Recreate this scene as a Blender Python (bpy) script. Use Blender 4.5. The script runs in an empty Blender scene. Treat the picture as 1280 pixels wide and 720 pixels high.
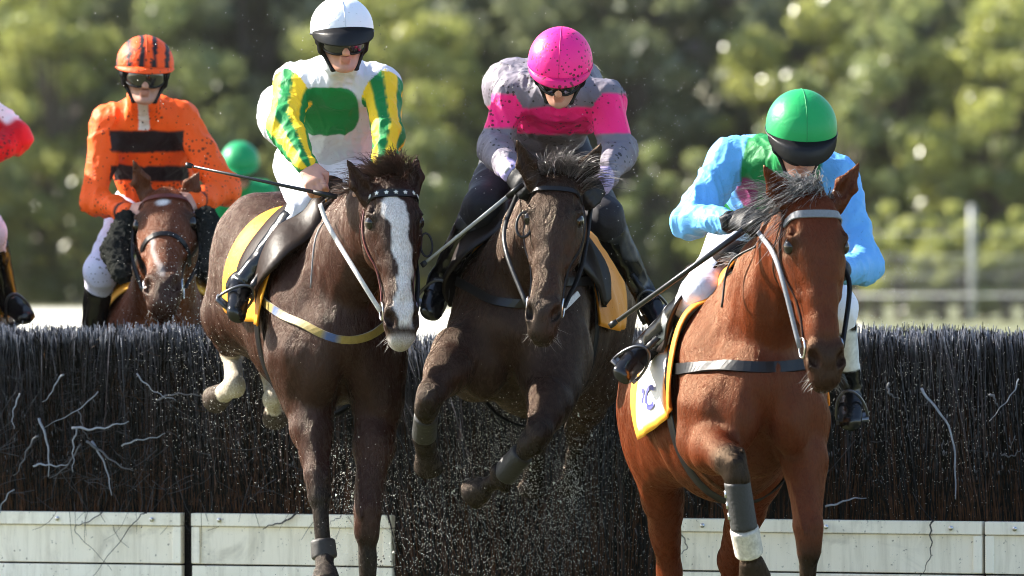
import bpy, bmesh, math, random
import numpy as np
from mathutils import Vector, Matrix

random.seed(7)
RNG = np.random.default_rng(11)
scene = bpy.context.scene
COL = scene.collection

# ------------------------------------------------------------------ camera
FPX = 300.0 / 36.0 * 1280.0      # focal length in photograph pixels
CAMZ, HORIZON = 1.5, 295.0
cam_data = bpy.data.cameras.new("camera")
cam_data.lens = 300.0
cam_data.sensor_width = 36.0
cam_data.shift_y = -(360.0 - HORIZON) / 1280.0
cam_data.clip_start = 0.5
cam_data.clip_end = 6000.0
cam_data.dof.use_dof = True
cam_data.dof.focus_distance = 30.6
cam_data.dof.aperture_fstop = 5.0
cam = bpy.data.objects.new("camera", cam_data)
cam.location = (0, 0, CAMZ)
cam.rotation_euler = (math.radians(90), 0, 0)
COL.objects.link(cam)
scene.camera = cam

# ------------------------------------------------------------------ world + sun
SUN = Vector((-0.75, 0.33, 0.57)).normalized()      # direction towards the sun
world = bpy.data.worlds.new("World")
scene.world = world
world.use_nodes = True
wn = world.node_tree
bg = wn.nodes["Background"]
sky = wn.nodes.new("ShaderNodeTexSky")
sky.sky_type = 'NISHITA'
sky.sun_disc = False
sky.sun_elevation = math.asin(SUN.z)
sky.sun_rotation = math.atan2(SUN.x, SUN.y)
sky.altitude = 50
wn.links.new(sky.outputs[0], bg.inputs[0])
bg.inputs[1].default_value = 0.095
sun_data = bpy.data.lights.new("sun", 'SUN')
sun_data.energy = 5.0
sun_data.angle = math.radians(0.6)
sun_data.color = (1.0, 0.93, 0.82)
sun = bpy.data.objects.new("sun", sun_data)
sun.rotation_euler = (-SUN).to_track_quat('-Z', 'Y').to_euler()
sun.location = (-20, 10, 30)
COL.objects.link(sun)
scene.view_settings.view_transform = 'Standard'
scene.view_settings.look = 'None'
scene.view_settings.exposure = 1.95
scene.view_settings.gamma = 1.0
scene.cycles.use_denoising = True
scene.cycles.pixel_filter_type = 'BLACKMAN_HARRIS'
scene.cycles.filter_width = 0.9
scene.cycles.max_bounces = 6
scene.cycles.transparent_max_bounces = 8

# ------------------------------------------------------------------ helpers
def P(px, py, Y):
    """photograph pixel + distance from the camera -> world point"""
    return np.array([(px - 640.0) / FPX * Y, Y, CAMZ - (py - HORIZON) / FPX * Y])

def lin(c):
    out = []
    for v in c:
        v = v / 255.0
        out.append(v / 12.92 if v <= 0.04045 else ((v + 0.055) / 1.055) ** 2.4)
    return np.array(out)

def unit(v):
    v = np.asarray(v, float)
    return v / max(1e-9, np.linalg.norm(v))

def smooth(a, b, x):
    t = np.clip((x - a) / (b - a), 0, 1)
    return t * t * (3 - 2 * t)

_perm = RNG.permutation(4096)
def noise3(p):
    """value noise in [-1,1] on (N,3) points"""
    pi = np.floor(p).astype(np.int64)
    f = p - pi
    f = f * f * (3 - 2 * f)
    def h(i, j, k):
        return _perm[(_perm[(_perm[i & 4095] + j) & 4095] + k) & 4095] / 2047.5 - 1.0
    r = 0
    for dx in (0, 1):
        for dy in (0, 1):
            for dz in (0, 1):
                w = (f[:, 0] if dx else 1 - f[:, 0]) * (f[:, 1] if dy else 1 - f[:, 1]) * (f[:, 2] if dz else 1 - f[:, 2])
                r = r + w * h(pi[:, 0] + dx, pi[:, 1] + dy, pi[:, 2] + dz)
    return r

def tag(o, label=None, cat=None, group=None, kind=None):
    if label: o["label"] = label
    if cat: o["category"] = cat
    if group: o["group"] = group
    if kind: o["kind"] = kind
    return o

def empty(name, loc):
    o = bpy.data.objects.new(name, None)
    o.empty_display_size = 0.2
    o.location = Vector(loc)
    COL.objects.link(o)
    return o

def add_mesh(name, verts, faces, mat=None, parent=None, colors=None, smooth_shade=True):
    """faces: (N,3)/(N,4) array or list of tuples"""
    me = bpy.data.meshes.new(name)
    verts = np.asarray(verts, dtype=np.float32)
    if isinstance(faces, np.ndarray) and len(faces):
        n, k = faces.shape
        me.vertices.add(len(verts))
        me.vertices.foreach_set("co", verts.ravel())
        me.loops.add(n * k)
        me.loops.foreach_set("vertex_index", faces.astype(np.int32).ravel())
        me.polygons.add(n)
        me.polygons.foreach_set("loop_start", np.arange(0, n * k, k, dtype=np.int32))
        me.update(calc_edges=True)
    else:
        me.from_pydata([tuple(v) for v in verts], [], [tuple(int(i) for i in f) for f in faces])
        me.update()
    if smooth_shade:
        me.polygons.foreach_set("use_smooth", np.ones(len(me.polygons), dtype=bool))
    if colors is not None:
        ca = me.color_attributes.new("Col", 'FLOAT_COLOR', 'POINT')
        c4 = np.ones((len(verts), 4), dtype=np.float32)
        c4[:, :3] = colors
        ca.data.foreach_set("color", c4.ravel())
    if mat: me.materials.append(mat)
    o = bpy.data.objects.new(name, me)
    COL.objects.link(o)
    if parent is not None:
        o.parent = parent
        o.matrix_parent_inverse = world_of(parent).inverted()
    return o

def world_of(o):
    m = o.matrix_basis.copy()
    if o.parent is not None:
        m = world_of(o.parent) @ o.matrix_parent_inverse @ m
    return m

class MB:
    """collects plain geometry"""
    def __init__(self):
        self.v, self.f, self.c = [], [], []
    def add(self, v, f, c=None):
        b = len(self.v)
        self.v.extend([tuple(map(float, q)) for q in v])
        self.f.extend([tuple(int(i) + b for i in q) for q in f])
        if c is not None: self.c.extend([tuple(c)] * len(v))
    def box(self, o, ex, ey, ez, c=None):
        """box spanned from corner o by three edge vectors"""
        o, ex, ey, ez = map(np.asarray, (o, ex, ey, ez))
        v = [o, o + ex, o + ex + ey, o + ey, o + ez, o + ex + ez, o + ex + ey + ez, o + ey + ez]
        self.add(v, [(0, 3, 2, 1), (4, 5, 6, 7), (0, 1, 5, 4), (1, 2, 6, 5), (2, 3, 7, 6), (3, 0, 4, 7)], c)
    def tube(self, pts, r, n=8, closed=False, c=None):
        pts = [np.asarray(p, float) for p in pts]
        m = len(pts)
        rr = r if hasattr(r, '__len__') else [r] * m
        rings, up = [], None
        for i in range(m):
            if closed: t = pts[(i + 1) % m] - pts[i - 1]
            else: t = pts[min(i + 1, m - 1)] - pts[max(i - 1, 0)]
            t = unit(t)
            if up is None:
                up = np.cross(t, [0, 0, 1.0])
                if np.linalg.norm(up) < 0.05: up = np.cross(t, [1.0, 0, 0])
            up = unit(up - t * np.dot(up, t))
            w = np.cross(t, up)
            rings.append([pts[i] + rr[i] * (math.cos(2 * math.pi * j / n) * up + math.sin(2 * math.pi * j / n) * w) for j in range(n)])
        v = [q for ring in rings for q in ring]
        f = []
        for i in range(m if closed else m - 1):
            a, b = i * n, ((i + 1) % m) * n
            for j in range(n):
                f.append((a + j, a + (j + 1) % n, b + (j + 1) % n, b + j))
        if not closed:
            f.append(tuple(reversed(range(n))))
            f.append(tuple(range((m - 1) * n, m * n)))
        self.add(v, f, c)
    def band(self, pts, nrm, w, th, closed=False, c=None):
        """flat strap along pts, lying on normals nrm; w half width(s), th thickness"""
        pts = np.asarray(pts, float); nrm = np.asarray(nrm, float)
        m = len(pts)
        ww = w if hasattr(w, '__len__') else [w] * m
        v, f = [], []
        for i in range(m):
            if closed: t = pts[(i + 1) % m] - pts[i - 1]
            else: t = pts[min(i + 1, m - 1)] - pts[max(i - 1, 0)]
            n = unit(nrm[i]); b = unit(np.cross(unit(t), n))
            n2 = unit(np.cross(b, unit(t)))
            v += [pts[i] + b * ww[i], pts[i] + b * ww[i] * .92 + n2 * th, pts[i] - b * ww[i] * .92 + n2 * th, pts[i] - b * ww[i]]
        for i in range(m if closed else m - 1):
            a, q = i * 4, ((i + 1) % m) * 4
            for j in range(4):
                f.append((a + j, a + (j + 1) % 4, q + (j + 1) % 4, q + j))
        if not closed:
            f.append((3, 2, 1, 0)); e = (m - 1) * 4; f.append((e, e + 1, e + 2, e + 3))
        self.add(v, f, c)
    def build(self, name, mat, parent=None, smooth_shade=True):
        return add_mesh(name, np.array(self.v), self.f, mat, parent, np.array(self.c) if self.c else None, smooth_shade)

def catmull(pts, n):
    pts = [np.asarray(p, float) for p in pts]
    q = [2 * pts[0] - pts[1]] + pts + [2 * pts[-1] - pts[-2]]
    out = []
    for i in range(1, len(q) - 2):
        for j in range(n):
            t = j / n
            a, b, c, d = q[i - 1], q[i], q[i + 1], q[i + 2]
            out.append(0.5 * (2 * b + (c - a) * t + (2 * a - 5 * b + 4 * c - d) * t * t + (3 * b - a - 3 * c + d) * t ** 3))
    out.append(pts[-1])
    return out

# ------------------------------------------------------------------ signed-distance modelling
class Seg:
    """tapered limb with an elliptical section (half sizes w along side, h across)"""
    def __init__(s, a, b, w1, w2=None, h1=None, h2=None, side=None, k=0.03, sub=False, tag='', cap=1.0, s0=0.0, pw=2.0):
        s.pw = pw
        s.a = np.asarray(a, float); s.b = np.asarray(b, float)
        s.w1 = w1; s.w2 = w1 if w2 is None else w2
        s.h1 = s.w1 if h1 is None else h1
        s.h2 = (s.w2 if h1 is None else s.h1) if h2 is None else h2
        d = s.b - s.a; s.L = max(1e-6, np.linalg.norm(d)); s.n = d / s.L
        sd = np.asarray(side if side is not None else (1, 0, 0), float)
        sd = sd - s.n * np.dot(sd, s.n)
        if np.linalg.norm(sd) < 1e-3:
            sd = np.cross(s.n, (0.3, 0.5, 0.8))
        s.s = unit(sd); s.v = np.cross(s.n, s.s)
        s.k, s.sub, s.tag, s.cap, s.s0 = k, sub, tag, cap, s0
        R = max(s.w1, s.w2, s.h1, s.h2) + k
        s.lo = np.minimum(s.a, s.b) - R; s.hi = np.maximum(s.a, s.b) + R
    def uvt(s, x, y, z):
        qx, qy, qz = x - s.a[0], y - s.a[1], z - s.a[2]
        t = (qx * s.n[0] + qy * s.n[1] + qz * s.n[2])
        u = qx * s.s[0] + qy * s.s[1] + qz * s.s[2]
        v = qx * s.v[0] + qy * s.v[1] + qz * s.v[2]
        return u, v, t / s.L
    def d(s, x, y, z):
        u, v, t = s.uvt(x, y, z)
        tc = np.clip(t, 0, 1)
        w = s.w1 + (s.w2 - s.w1) * tc
        h = s.h1 + (s.h2 - s.h1) * tc
        m = np.minimum(w, h)
        ax = (t - tc) * (s.L / s.cap)
        if s.pw != 2.0:
            return ((np.abs(u / w) ** s.pw + np.abs(v / h) ** s.pw + np.abs(ax / m) ** s.pw) ** (1 / s.pw) - 1.0) * m
        return (np.sqrt((u / w) ** 2 + (v / h) ** 2 + (ax / m) ** 2) - 1.0) * m

class Ell:
    """ellipsoid: centre, radii, three axes"""
    def __init__(s, c, r, ax=None, k=0.03, sub=False, tag='', s0=0.0):
        s.c = np.asarray(c, float); s.r = np.asarray(r, float)
        s.ax = np.eye(3) if ax is None else np.array([unit(q) for q in ax])
        s.k, s.sub, s.tag, s.s0 = k, sub, tag, s0
        ext = np.sqrt(((s.ax * s.r[:, None]) ** 2).sum(0)) + k
        s.lo = s.c - ext; s.hi = s.c + ext
    def uvt(s, x, y, z):
        q = (x - s.c[0], y - s.c[1], z - s.c[2])
        o = [q[0] * a[0] + q[1] * a[1] + q[2] * a[2] for a in s.ax]
        return o[0], o[1], o[2] * 0
    def d(s, x, y, z):
        qx, qy, qz = x - s.c[0], y - s.c[1], z - s.c[2]
        acc = 0
        for a, r in zip(s.ax, s.r):
            acc = acc + ((qx * a[0] + qy * a[1] + qz * a[2]) / r) ** 2
        return (np.sqrt(acc) - 1.0) * s.r.min()

def smin(a, b, k):
    h = np.clip(0.5 + 0.5 * (b - a) / k, 0, 1)
    return b * (1 - h) + a * h - k * h * (1 - h)

class Field:
    def __init__(s): s.p = []
    def seg(s, *a, **k): s.p.append(Seg(*a, **k))
    def ell(s, *a, **k): s.p.append(Ell(*a, **k))
    def chain(s, pts, ws, hs=None, side=None, k=0.03, tag='', s0=0.0, ds=1.0):
        for i in range(len(pts) - 1):
            h1 = None if hs is None else hs[i]; h2 = None if hs is None else hs[i + 1]
            sd = side[i] if isinstance(side, list) else side
            s.seg(pts[i], pts[i + 1], ws[i], ws[i + 1], h1, h2, side=sd, k=k, tag=tag, s0=s0 + i * ds)
    def eval(s, V):
        x, y, z = V[:, 0], V[:, 1], V[:, 2]
        r = np.full(len(V), 5.0)
        for p in s.p:
            d = p.d(x, y, z)
            r = -smin(-r, d, p.k) if p.sub else smin(r, d, p.k)
        return r
    def grad(s, V, e=0.004):
        g = np.zeros_like(V)
        for i in range(3):
            o = np.zeros(3); o[i] = e
            g[:, i] = s.eval(V + o) - s.eval(V - o)
        return g / np.maximum(1e-9, np.linalg.norm(g, axis=1))[:, None]
    def project(s, V, off=0.0, it=14):
        V = np.array(V, float)
        for _ in range(it):
            V = V - s.grad(V) * (s.eval(V) - off)[:, None] * 0.8
        return V, s.grad(V)
    def only(s, tags):
        f = Field(); f.p = [p for p in s.p if p.tag in tags and not p.sub]
        return f
    def nearest(s, V):
        best = np.full(len(V), 9.0); idx = np.zeros(len(V), int); tt = np.zeros(len(V))
        for i, p in enumerate(s.p):
            if p.sub: continue
            m = np.all((V > p.lo - 0.05) & (V < p.hi + 0.05), axis=1)
            if not m.any(): continue
            q = V[m]
            d = p.d(q[:, 0], q[:, 1], q[:, 2])
            u, v, t = p.uvt(q[:, 0], q[:, 1], q[:, 2])
            w = np.where(m)[0]; better = d < best[w]
            w = w[better]
            best[w] = d[better]; idx[w] = i; tt[w] = np.clip(t, 0, 1)[better] if isinstance(p, Seg) else 0
        return idx, tt
    def mesh(s, h):
        lo = np.min([p.lo for p in s.p if not p.sub], axis=0) - 2 * h
        hi = np.max([p.hi for p in s.p if not p.sub], axis=0) + 2 * h
        n = np.ceil((hi - lo) / h).astype(int) + 1
        G = np.full(tuple(n), 0.5, dtype=np.float32)
        axs = [(lo[i] + h * np.arange(n[i])).astype(np.float32) for i in range(3)]
        for p in s.p:
            i0 = np.clip(np.floor((p.lo - lo) / h).astype(int) - 1, 0, n - 1)
            i1 = np.clip(np.ceil((p.hi - lo) / h).astype(int) + 2, 1, n)
            sl = tuple(slice(a, b) for a, b in zip(i0, i1))
            if G[sl].size == 0: continue
            x = axs[0][sl[0]][:, None, None]; y = axs[1][sl[1]][None, :, None]; z = axs[2][sl[2]][None, None, :]
            d = p.d(x, y, z).astype(np.float32)
            G[sl] = -smin(-G[sl], d, p.k) if p.sub else smin(G[sl], d, p.k)
        return nets(G, lo, h)

def nets(G, lo, h):
    S = G < 0
    n = np.array(G.shape)
    cnt = np.zeros(tuple(n - 1), dtype=np.uint8)
    for i in (0, 1):
        for j in (0, 1):
            for k in (0, 1):
                cnt += S[i:n[0] - 1 + i, j:n[1] - 1 + j, k:n[2] - 1 + k]
    act = (cnt > 0) & (cnt < 8)
    ci = np.argwhere(act)
    ids = np.full(tuple(n - 1), -1, dtype=np.int32)
    ids[act] = np.arange(len(ci))
    acc = np.zeros((len(ci), 3)); num = np.zeros(len(ci))
    corners = [(i, j, k) for i in (0, 1) for j in (0, 1) for k in (0, 1)]
    val = {c: G[ci[:, 0] + c[0], ci[:, 1] + c[1], ci[:, 2] + c[2]] for c in corners}
    for ax in range(3):
        for c in corners:
            if c[ax]: continue
            e = list(c); e[ax] = 1; e = tuple(e)
            a, b = val[c], val[e]
            m = (a < 0) != (b < 0)
            t = np.where(m, a / np.where(m, a - b, 1), 0)
            q = np.tile(np.array(c, float), (len(ci), 1)); q[:, ax] += t
            acc[m] += q[m]; num[m] += 1
    V = lo + h * (ci + acc / np.maximum(num, 1)[:, None])
    quads = []
    for ax in range(3):
        sl0 = [slice(1, -1)] * 3; sl1 = [slice(1, -1)] * 3
        sl0[ax] = slice(0, n[ax] - 1); sl1[ax] = slice(1, n[ax])
        a = S[tuple(sl0)]; b = S[tuple(sl1)]
        for flip, m in ((False, a & ~b), (True, ~a & b)):
            e = np.argwhere(m)
            if not len(e): continue
            o1, o2 = (ax + 1) % 3, (ax + 2) % 3
            e[:, o1] += 1; e[:, o2] += 1
            def cell(d1, d2):
                q = e.copy(); q[:, o1] -= d1; q[:, o2] -= d2
                return ids[q[:, 0], q[:, 1], q[:, 2]]
            c = [cell(1, 1), cell(0, 1), cell(0, 0), cell(1, 0)]
            if flip: c = c[::-1]
            quads.append(np.stack(c, 1))
    F = np.concatenate(quads)
    F = F[(F >= 0).all(1)]
    return V, F

def vnormals(V, F):
    n = np.zeros_like(V)
    fn = np.cross(V[F[:, 2]] - V[F[:, 0]], V[F[:, 3]] - V[F[:, 1]])
    for i in range(4): np.add.at(n, F[:, i], fn)
    return n / np.maximum(1e-12, np.linalg.norm(n, axis=1))[:, None]

# ------------------------------------------------------------------ materials
def new_mat(name):
    m = bpy.data.materials.new(name); m.use_nodes = True
    return m, m.node_tree, m.node_tree.nodes["Principled BSDF"]

def nd(t, typ, **k):
    n = t.nodes.new(typ)
    for a, b in k.items():
        if a in n.inputs.keys(): n.inputs[a].default_value = b
        else: setattr(n, a, b)
    return n

def mixrgb(t, fac, a, b, mode='MIX'):
    n = t.nodes.new("ShaderNodeMix"); n.data_type = 'RGBA'; n.blend_type = mode
    for sock, val in ((n.inputs[0], fac), (n.inputs[6], a), (n.inputs[7], b)):
        if hasattr(val, 'is_output'): t.links.new(val, sock)
        elif isinstance(val, (int, float)): sock.default_value = val
        else: sock.default_value = (*val, 1)
    return n.outputs[2]

def ramp(t, src, a, b):
    n = t.nodes.new("ShaderNodeMapRange")
    n.inputs[1].default_value = a; n.inputs[2].default_value = b
    t.links.new(src, n.inputs[0])
    return n.outputs[0]

def gloss_mix(t, b, col, rough, fac, tint, normal=None, rim=0.0):
    """hair, leather, bristle: matte pigment under a thin gloss of even strength"""
    df = nd(t, "ShaderNodeBsdfDiffuse"); gl = nd(t, "ShaderNodeBsdfGlossy"); mx = nd(t, "ShaderNodeMixShader")
    t.links.new(col, df.inputs["Color"]); gl.inputs["Color"].default_value = tint
    if hasattr(rough, 'is_output'): t.links.new(rough, gl.inputs["Roughness"])
    else: gl.inputs["Roughness"].default_value = rough
    if rim:      # gloss rises towards grazing angles, as on any wet hair
        lw = nd(t, "ShaderNodeLayerWeight", Blend=0.5)
        pw = nd(t, "ShaderNodeMath", operation='POWER'); t.links.new(lw.outputs["Facing"], pw.inputs[0]); pw.inputs[1].default_value = 4.0
        ma = nd(t, "ShaderNodeMath", operation='MULTIPLY_ADD'); t.links.new(pw.outputs[0], ma.inputs[0]); ma.inputs[1].default_value = rim; ma.inputs[2].default_value = fac
        t.links.new(ma.outputs[0], mx.inputs[0])
    else:
        mx.inputs[0].default_value = fac
    if normal is not None:
        t.links.new(normal, df.inputs["Normal"]); t.links.new(normal, gl.inputs["Normal"])
    t.links.new(df.outputs[0], mx.inputs[1]); t.links.new(gl.outputs[0], mx.inputs[2])
    t.links.new(mx.outputs[0], t.nodes["Material Output"].inputs["Surface"])
    t.nodes.remove(b)

def mat_matte(name, col, rough=0.4, fac=0.03, var=0.3, scale=40, attr=False, bump=0.15):
    m, t, b = new_mat(name)
    tc = nd(t, "ShaderNodeTexCoord"); nz = nd(t, "ShaderNodeTexNoise", Scale=scale, Detail=5.0)
    t.links.new(tc.outputs["Object"], nz.inputs["Vector"])
    if attr:
        at = nd(t, "ShaderNodeAttribute"); at.attribute_name = "Col"; base = at.outputs["Color"]
    else:
        rgb = nd(t, "ShaderNodeRGB"); rgb.outputs[0].default_value = (*col, 1); base = rgb.outputs[0]
    c = mixrgb(t, ramp(t, nz.outputs["Fac"], 0.3, 0.7), mixrgb(t, 1.0, base, (1 - var,) * 3, 'MULTIPLY'), base)
    bp = nd(t, "ShaderNodeBump", Strength=bump, Distance=0.01); t.links.new(nz.outputs["Fac"], bp.inputs["Height"])
    gloss_mix(t, b, c, rough, fac, (1, 1, 1, 1), bp.outputs[0])
    return m

def mat_plain(name, col, rough=0.5, metal=0.0, var=0.25, scale=40, bump=0.1, spec=0.5, attr=False, coat=0.0):
    m, t, b = new_mat(name)
    tc = nd(t, "ShaderNodeTexCoord")
    nz = nd(t, "ShaderNodeTexNoise", Scale=scale, Detail=5.0)
    t.links.new(tc.outputs["Object"], nz.inputs["Vector"])
    if attr:
        at = nd(t, "ShaderNodeAttribute"); at.attribute_name = "Col"; base = at.outputs["Color"]
    else:
        rgb = nd(t, "ShaderNodeRGB"); rgb.outputs[0].default_value = (*col, 1); base = rgb.outputs[0]
    f = ramp(t, nz.outputs["Fac"], 0.3, 0.7)
    dark = mixrgb(t, 1.0, base, (1 - var,) * 3, 'MULTIPLY')
    t.links.new(mixrgb(t, f, dark, base), b.inputs["Base Color"])
    b.inputs["Roughness"].default_value = rough
    b.inputs["Metallic"].default_value = metal
    b.inputs["Specular IOR Level"].default_value = spec
    if coat: b.inputs["Coat Weight"].default_value = coat; b.inputs["Coat Roughness"].default_value = 0.15
    if bump:
        bp = nd(t, "ShaderNodeBump", Strength=bump, Distance=0.01)
        t.links.new(nz.outputs["Fac"], bp.inputs["Height"]); t.links.new(bp.outputs[0], b.inputs["Normal"])
    return m

def mat_coat(name, rough=0.4, spec=0.5, streak=1.0, wet=0.3, tint=(1, .85, .7, 1)):
    """horse coat: vertex pigment, hair clumps, sweat-wet sheen"""
    m, t, b = new_mat(name)
    at = nd(t, "ShaderNodeAttribute"); at.attribute_name = "Col"
    tc = nd(t, "ShaderNodeTexCoord")
    mp = nd(t, "ShaderNodeMapping"); mp.inputs["Scale"].default_value = (1, 1, 0.35)
    t.links.new(tc.outputs["Object"], mp.inputs[0])
    n1 = nd(t, "ShaderNodeTexNoise", Scale=230.0, Detail=4.0, Roughness=0.65)
    n2 = nd(t, "ShaderNodeTexNoise", Scale=14.0, Detail=6.0, Roughness=0.6)
    n3 = nd(t, "ShaderNodeTexNoise", Scale=60.0, Detail=5.0, Roughness=0.7, Distortion=0.8)
    for n in (n1, n3): t.links.new(mp.outputs[0], n.inputs["Vector"])
    t.links.new(tc.outputs["Object"], n2.inputs["Vector"])
    c1 = mixrgb(t, ramp(t, n2.outputs["Fac"], 0.3, 0.7), mixrgb(t, 1.0, at.outputs["Color"], (0.78, 0.75, 0.73), 'MULTIPLY'), at.outputs["Color"])
    c2 = mixrgb(t, ramp(t, n1.outputs["Fac"], 0.35, 0.65), mixrgb(t, 1.0, c1, (0.6, 0.57, 0.55), 'MULTIPLY'), c1)
    mr = nd(t, "ShaderNodeMapRange"); t.links.new(n3.outputs["Fac"], mr.inputs[0])
    mr.inputs[1].default_value = 0.35; mr.inputs[2].default_value = 0.65
    mr.inputs[3].default_value = rough - wet * 0.5; mr.inputs[4].default_value = rough + 0.12
    add = nd(t, "ShaderNodeMath", operation='ADD'); t.links.new(n3.outputs["Fac"], add.inputs[0])
    mul = nd(t, "ShaderNodeMath", operation='MULTIPLY'); t.links.new(n1.outputs["Fac"], mul.inputs[0]); mul.inputs[1].default_value = 0.5
    t.links.new(mul.outputs[0], add.inputs[1])
    bp = nd(t, "ShaderNodeBump", Strength=0.6 * streak, Distance=0.006)
    t.links.new(add.outputs[0], bp.inputs["Height"])
    gloss_mix(t, b, c2, mr.outputs[0], spec, tint, bp.outputs[0], 0.13)
    return m

def mat_cloth(name, rough=0.55, mud=0.5, mudscale=70.0, fold=0.5, sheen=0.2, mudcol=(0.02, 0.016, 0.012)):
    """racing silk: vertex pigment, fine folds, splashes of mud"""
    m, t, b = new_mat(name)
    at = nd(t, "ShaderNodeAttribute"); at.attribute_name = "Col"
    tc = nd(t, "ShaderNodeTexCoord")
    vo = nd(t, "ShaderNodeTexVoronoi", Scale=mudscale)
    t.links.new(tc.outputs["Object"], vo.inputs["Vector"])
    n2 = nd(t, "ShaderNodeTexNoise", Scale=9.0, Detail=3.0)
    t.links.new(tc.outputs["Object"], n2.inputs["Vector"])
    sub = nd(t, "ShaderNodeMath", operation='SUBTRACT'); t.links.new(vo.outputs["Distance"], sub.inputs[0])
    mr = nd(t, "ShaderNodeMapRange"); t.links.new(n2.outputs["Fac"], mr.inputs[0])
    mr.inputs[1].default_value = 0.35; mr.inputs[2].default_value = 0.75
    mr.inputs[3].default_value = 0.0; mr.inputs[4].default_value = 0.42 * mud
    t.links.new(mr.outputs[0], sub.inputs[1])
    spot = nd(t, "ShaderNodeMapRange"); t.links.new(sub.outputs[0], spot.inputs[0])
    spot.inputs[1].default_value = 0.0; spot.inputs[2].default_value = 0.06
    spot.inputs[3].default_value = 0.8; spot.inputs[4].default_value = 0.0
    t.links.new(mixrgb(t, spot.outputs[0], at.outputs["Color"], mudcol), b.inputs["Base Color"])
    b.inputs["Roughness"].default_value = rough
    b.inputs["Specular IOR Level"].default_value = 0.22
    b.inputs["Sheen Weight"].default_value = 0.0
    nf = nd(t, "ShaderNodeTexNoise", Scale=22.0, Detail=3.0, Distortion=1.2)
    t.links.new(tc.outputs["Object"], nf.inputs["Vector"])
    bp = nd(t, "ShaderNodeBump", Strength=fold, Distance=0.012)
    t.links.new(nf.outputs["Fac"], bp.inputs["Height"]); t.links.new(bp.outputs[0], b.inputs["Normal"])
    return m

def mat_leaf(name, c1, c2, trans=0.45):
    m, t, b = new_mat(name)
    oi = nd(t, "ShaderNodeTexCoord")
    nz = nd(t, "ShaderNodeTexNoise", Scale=1.1, Detail=4.0); t.links.new(oi.outputs["Object"], nz.inputs["Vector"])
    geo = nd(t, "ShaderNodeObjectInfo")
    c = mixrgb(t, ramp(t, nz.outputs["Fac"], 0.35, 0.65), c1, c2)
    t.links.new(c, b.inputs["Base Color"])
    b.inputs["Roughness"].default_value = 0.3
    b.inputs["Specular IOR Level"].default_value = 0.9
    tr = nd(t, "ShaderNodeBsdfTranslucent"); t.links.new(c, tr.inputs["Color"])
    mx = nd(t, "ShaderNodeMixShader"); mx.inputs[0].default_value = trans
    t.links.new(b.outputs[0], mx.inputs[1]); t.links.new(tr.outputs[0], mx.inputs[2])
    t.links.new(mx.outputs[0], t.nodes["Material Output"].inputs["Surface"])
    return m

M = {}
M['coat_bay'] = mat_coat('bay_coat', 0.30, 0.022, 1.3, 0.26, (1, .72, .5, 1))
M['coat_chestnut'] = mat_coat('wet_chestnut_coat', 0.27, 0.022, 1.8, 0.30, (1, .9, .8, 1))
M['coat_dark'] = mat_coat('wet_dark_bay_coat', 0.27, 0.022, 1.8, 0.30, (1, .82, .68, 1))
M['leather_black'] = mat_matte('black_leather', lin((20, 19, 20)), 0.35, 0.03)
M['leather_brown'] = mat_matte('brown_leather', lin((60, 36, 23)), 0.35, 0.03)
M['leather_red'] = mat_plain('oxblood_leather', lin((96, 34, 26)), 0.42, var=0.4, bump=0.15)
M['saddle'] = mat_matte('saddle_leather', lin((30, 22, 18)), 0.4, 0.025)
M['boot'] = mat_matte('boot_leather', (1, 1, 1), 0.2, 0.04, attr=True)
M['metal'] = mat_plain('steel', (0.55, 0.55, 0.56), 0.25, 1.0, 0.2)
M['dark_metal'] = mat_plain('dark_steel', (0.12, 0.12, 0.13), 0.3, 0.9, 0.2)
M['strap_grey'] = mat_plain('grey_webbing', lin((120, 122, 128)), 0.55, var=0.25, scale=120)
M['strap_pale'] = mat_plain('pale_webbing', lin((196, 192, 186)), 0.6, var=0.3, scale=120)
M['strap_attr'] = mat_plain('patterned_webbing', (1, 1, 1), 0.55, var=0.25, scale=140, attr=True)
M['whip'] = mat_plain('whip_shaft', lin((26, 26, 28)), 0.3, var=0.3)
M['whip_pale'] = mat_plain('whip_shaft_pale', lin((150, 150, 148)), 0.35, var=0.3)
M['hair'] = mat_matte('mane_hair', (1, 1, 1), 0.3, 0.07, attr=True, scale=60)
M['eye'] = mat_plain('eye', lin((22, 14, 9)), 0.05, var=0.1, bump=0)
M['skin'] = mat_plain('skin', (1, 1, 1), 0.5, var=0.12, scale=50, bump=0.05, attr=True)
M['silk'] = mat_cloth('silk', 0.58, 0.28, 80.0, 0.45, 0.1)
M['silk_muddy'] = mat_cloth('muddy_silk', 0.58, 0.95, 52.0, 0.45, 0.1)
M['breeches'] = mat_cloth('breeches', 0.65, 0.35, 110.0, 0.3, mudcol=(0.08, 0.06, 0.07))
M['breeches_muddy'] = mat_cloth('muddy_breeches', 0.65, 0.7, 60.0, 0.3, mudcol=(0.08, 0.06, 0.07))
M['cloth'] = mat_cloth('saddle_cloth', 0.6, 0.25, 60.0, 0.3)
M['helmet'] = mat_cloth('helmet_silk', 0.42, 0.3, 70.0, 0.2)
M['helmet_muddy'] = mat_cloth('muddy_helmet_silk', 0.45, 1.3, 62.0, 0.2)
M['lens'] = mat_plain('goggle_lens', lin((30, 27, 26)), 0.08, var=0.2, bump=0, spec=0.8)
M['black_foam'] = mat_matte('black_foam', lin((22, 22, 24)), 0.4, 0.02)
M['glove'] = mat_matte('glove', (1, 1, 1), 0.5, 0.02, attr=True, scale=60)
M['fleece'] = mat_matte('fleece', lin((30, 32, 28)), 0.8, 0.01, var=0.6, scale=160, bump=1.0)
M['boot_pad'] = mat_plain('bandage', (1, 1, 1), 0.6, var=0.35, scale=90, bump=0.3, attr=True)
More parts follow.
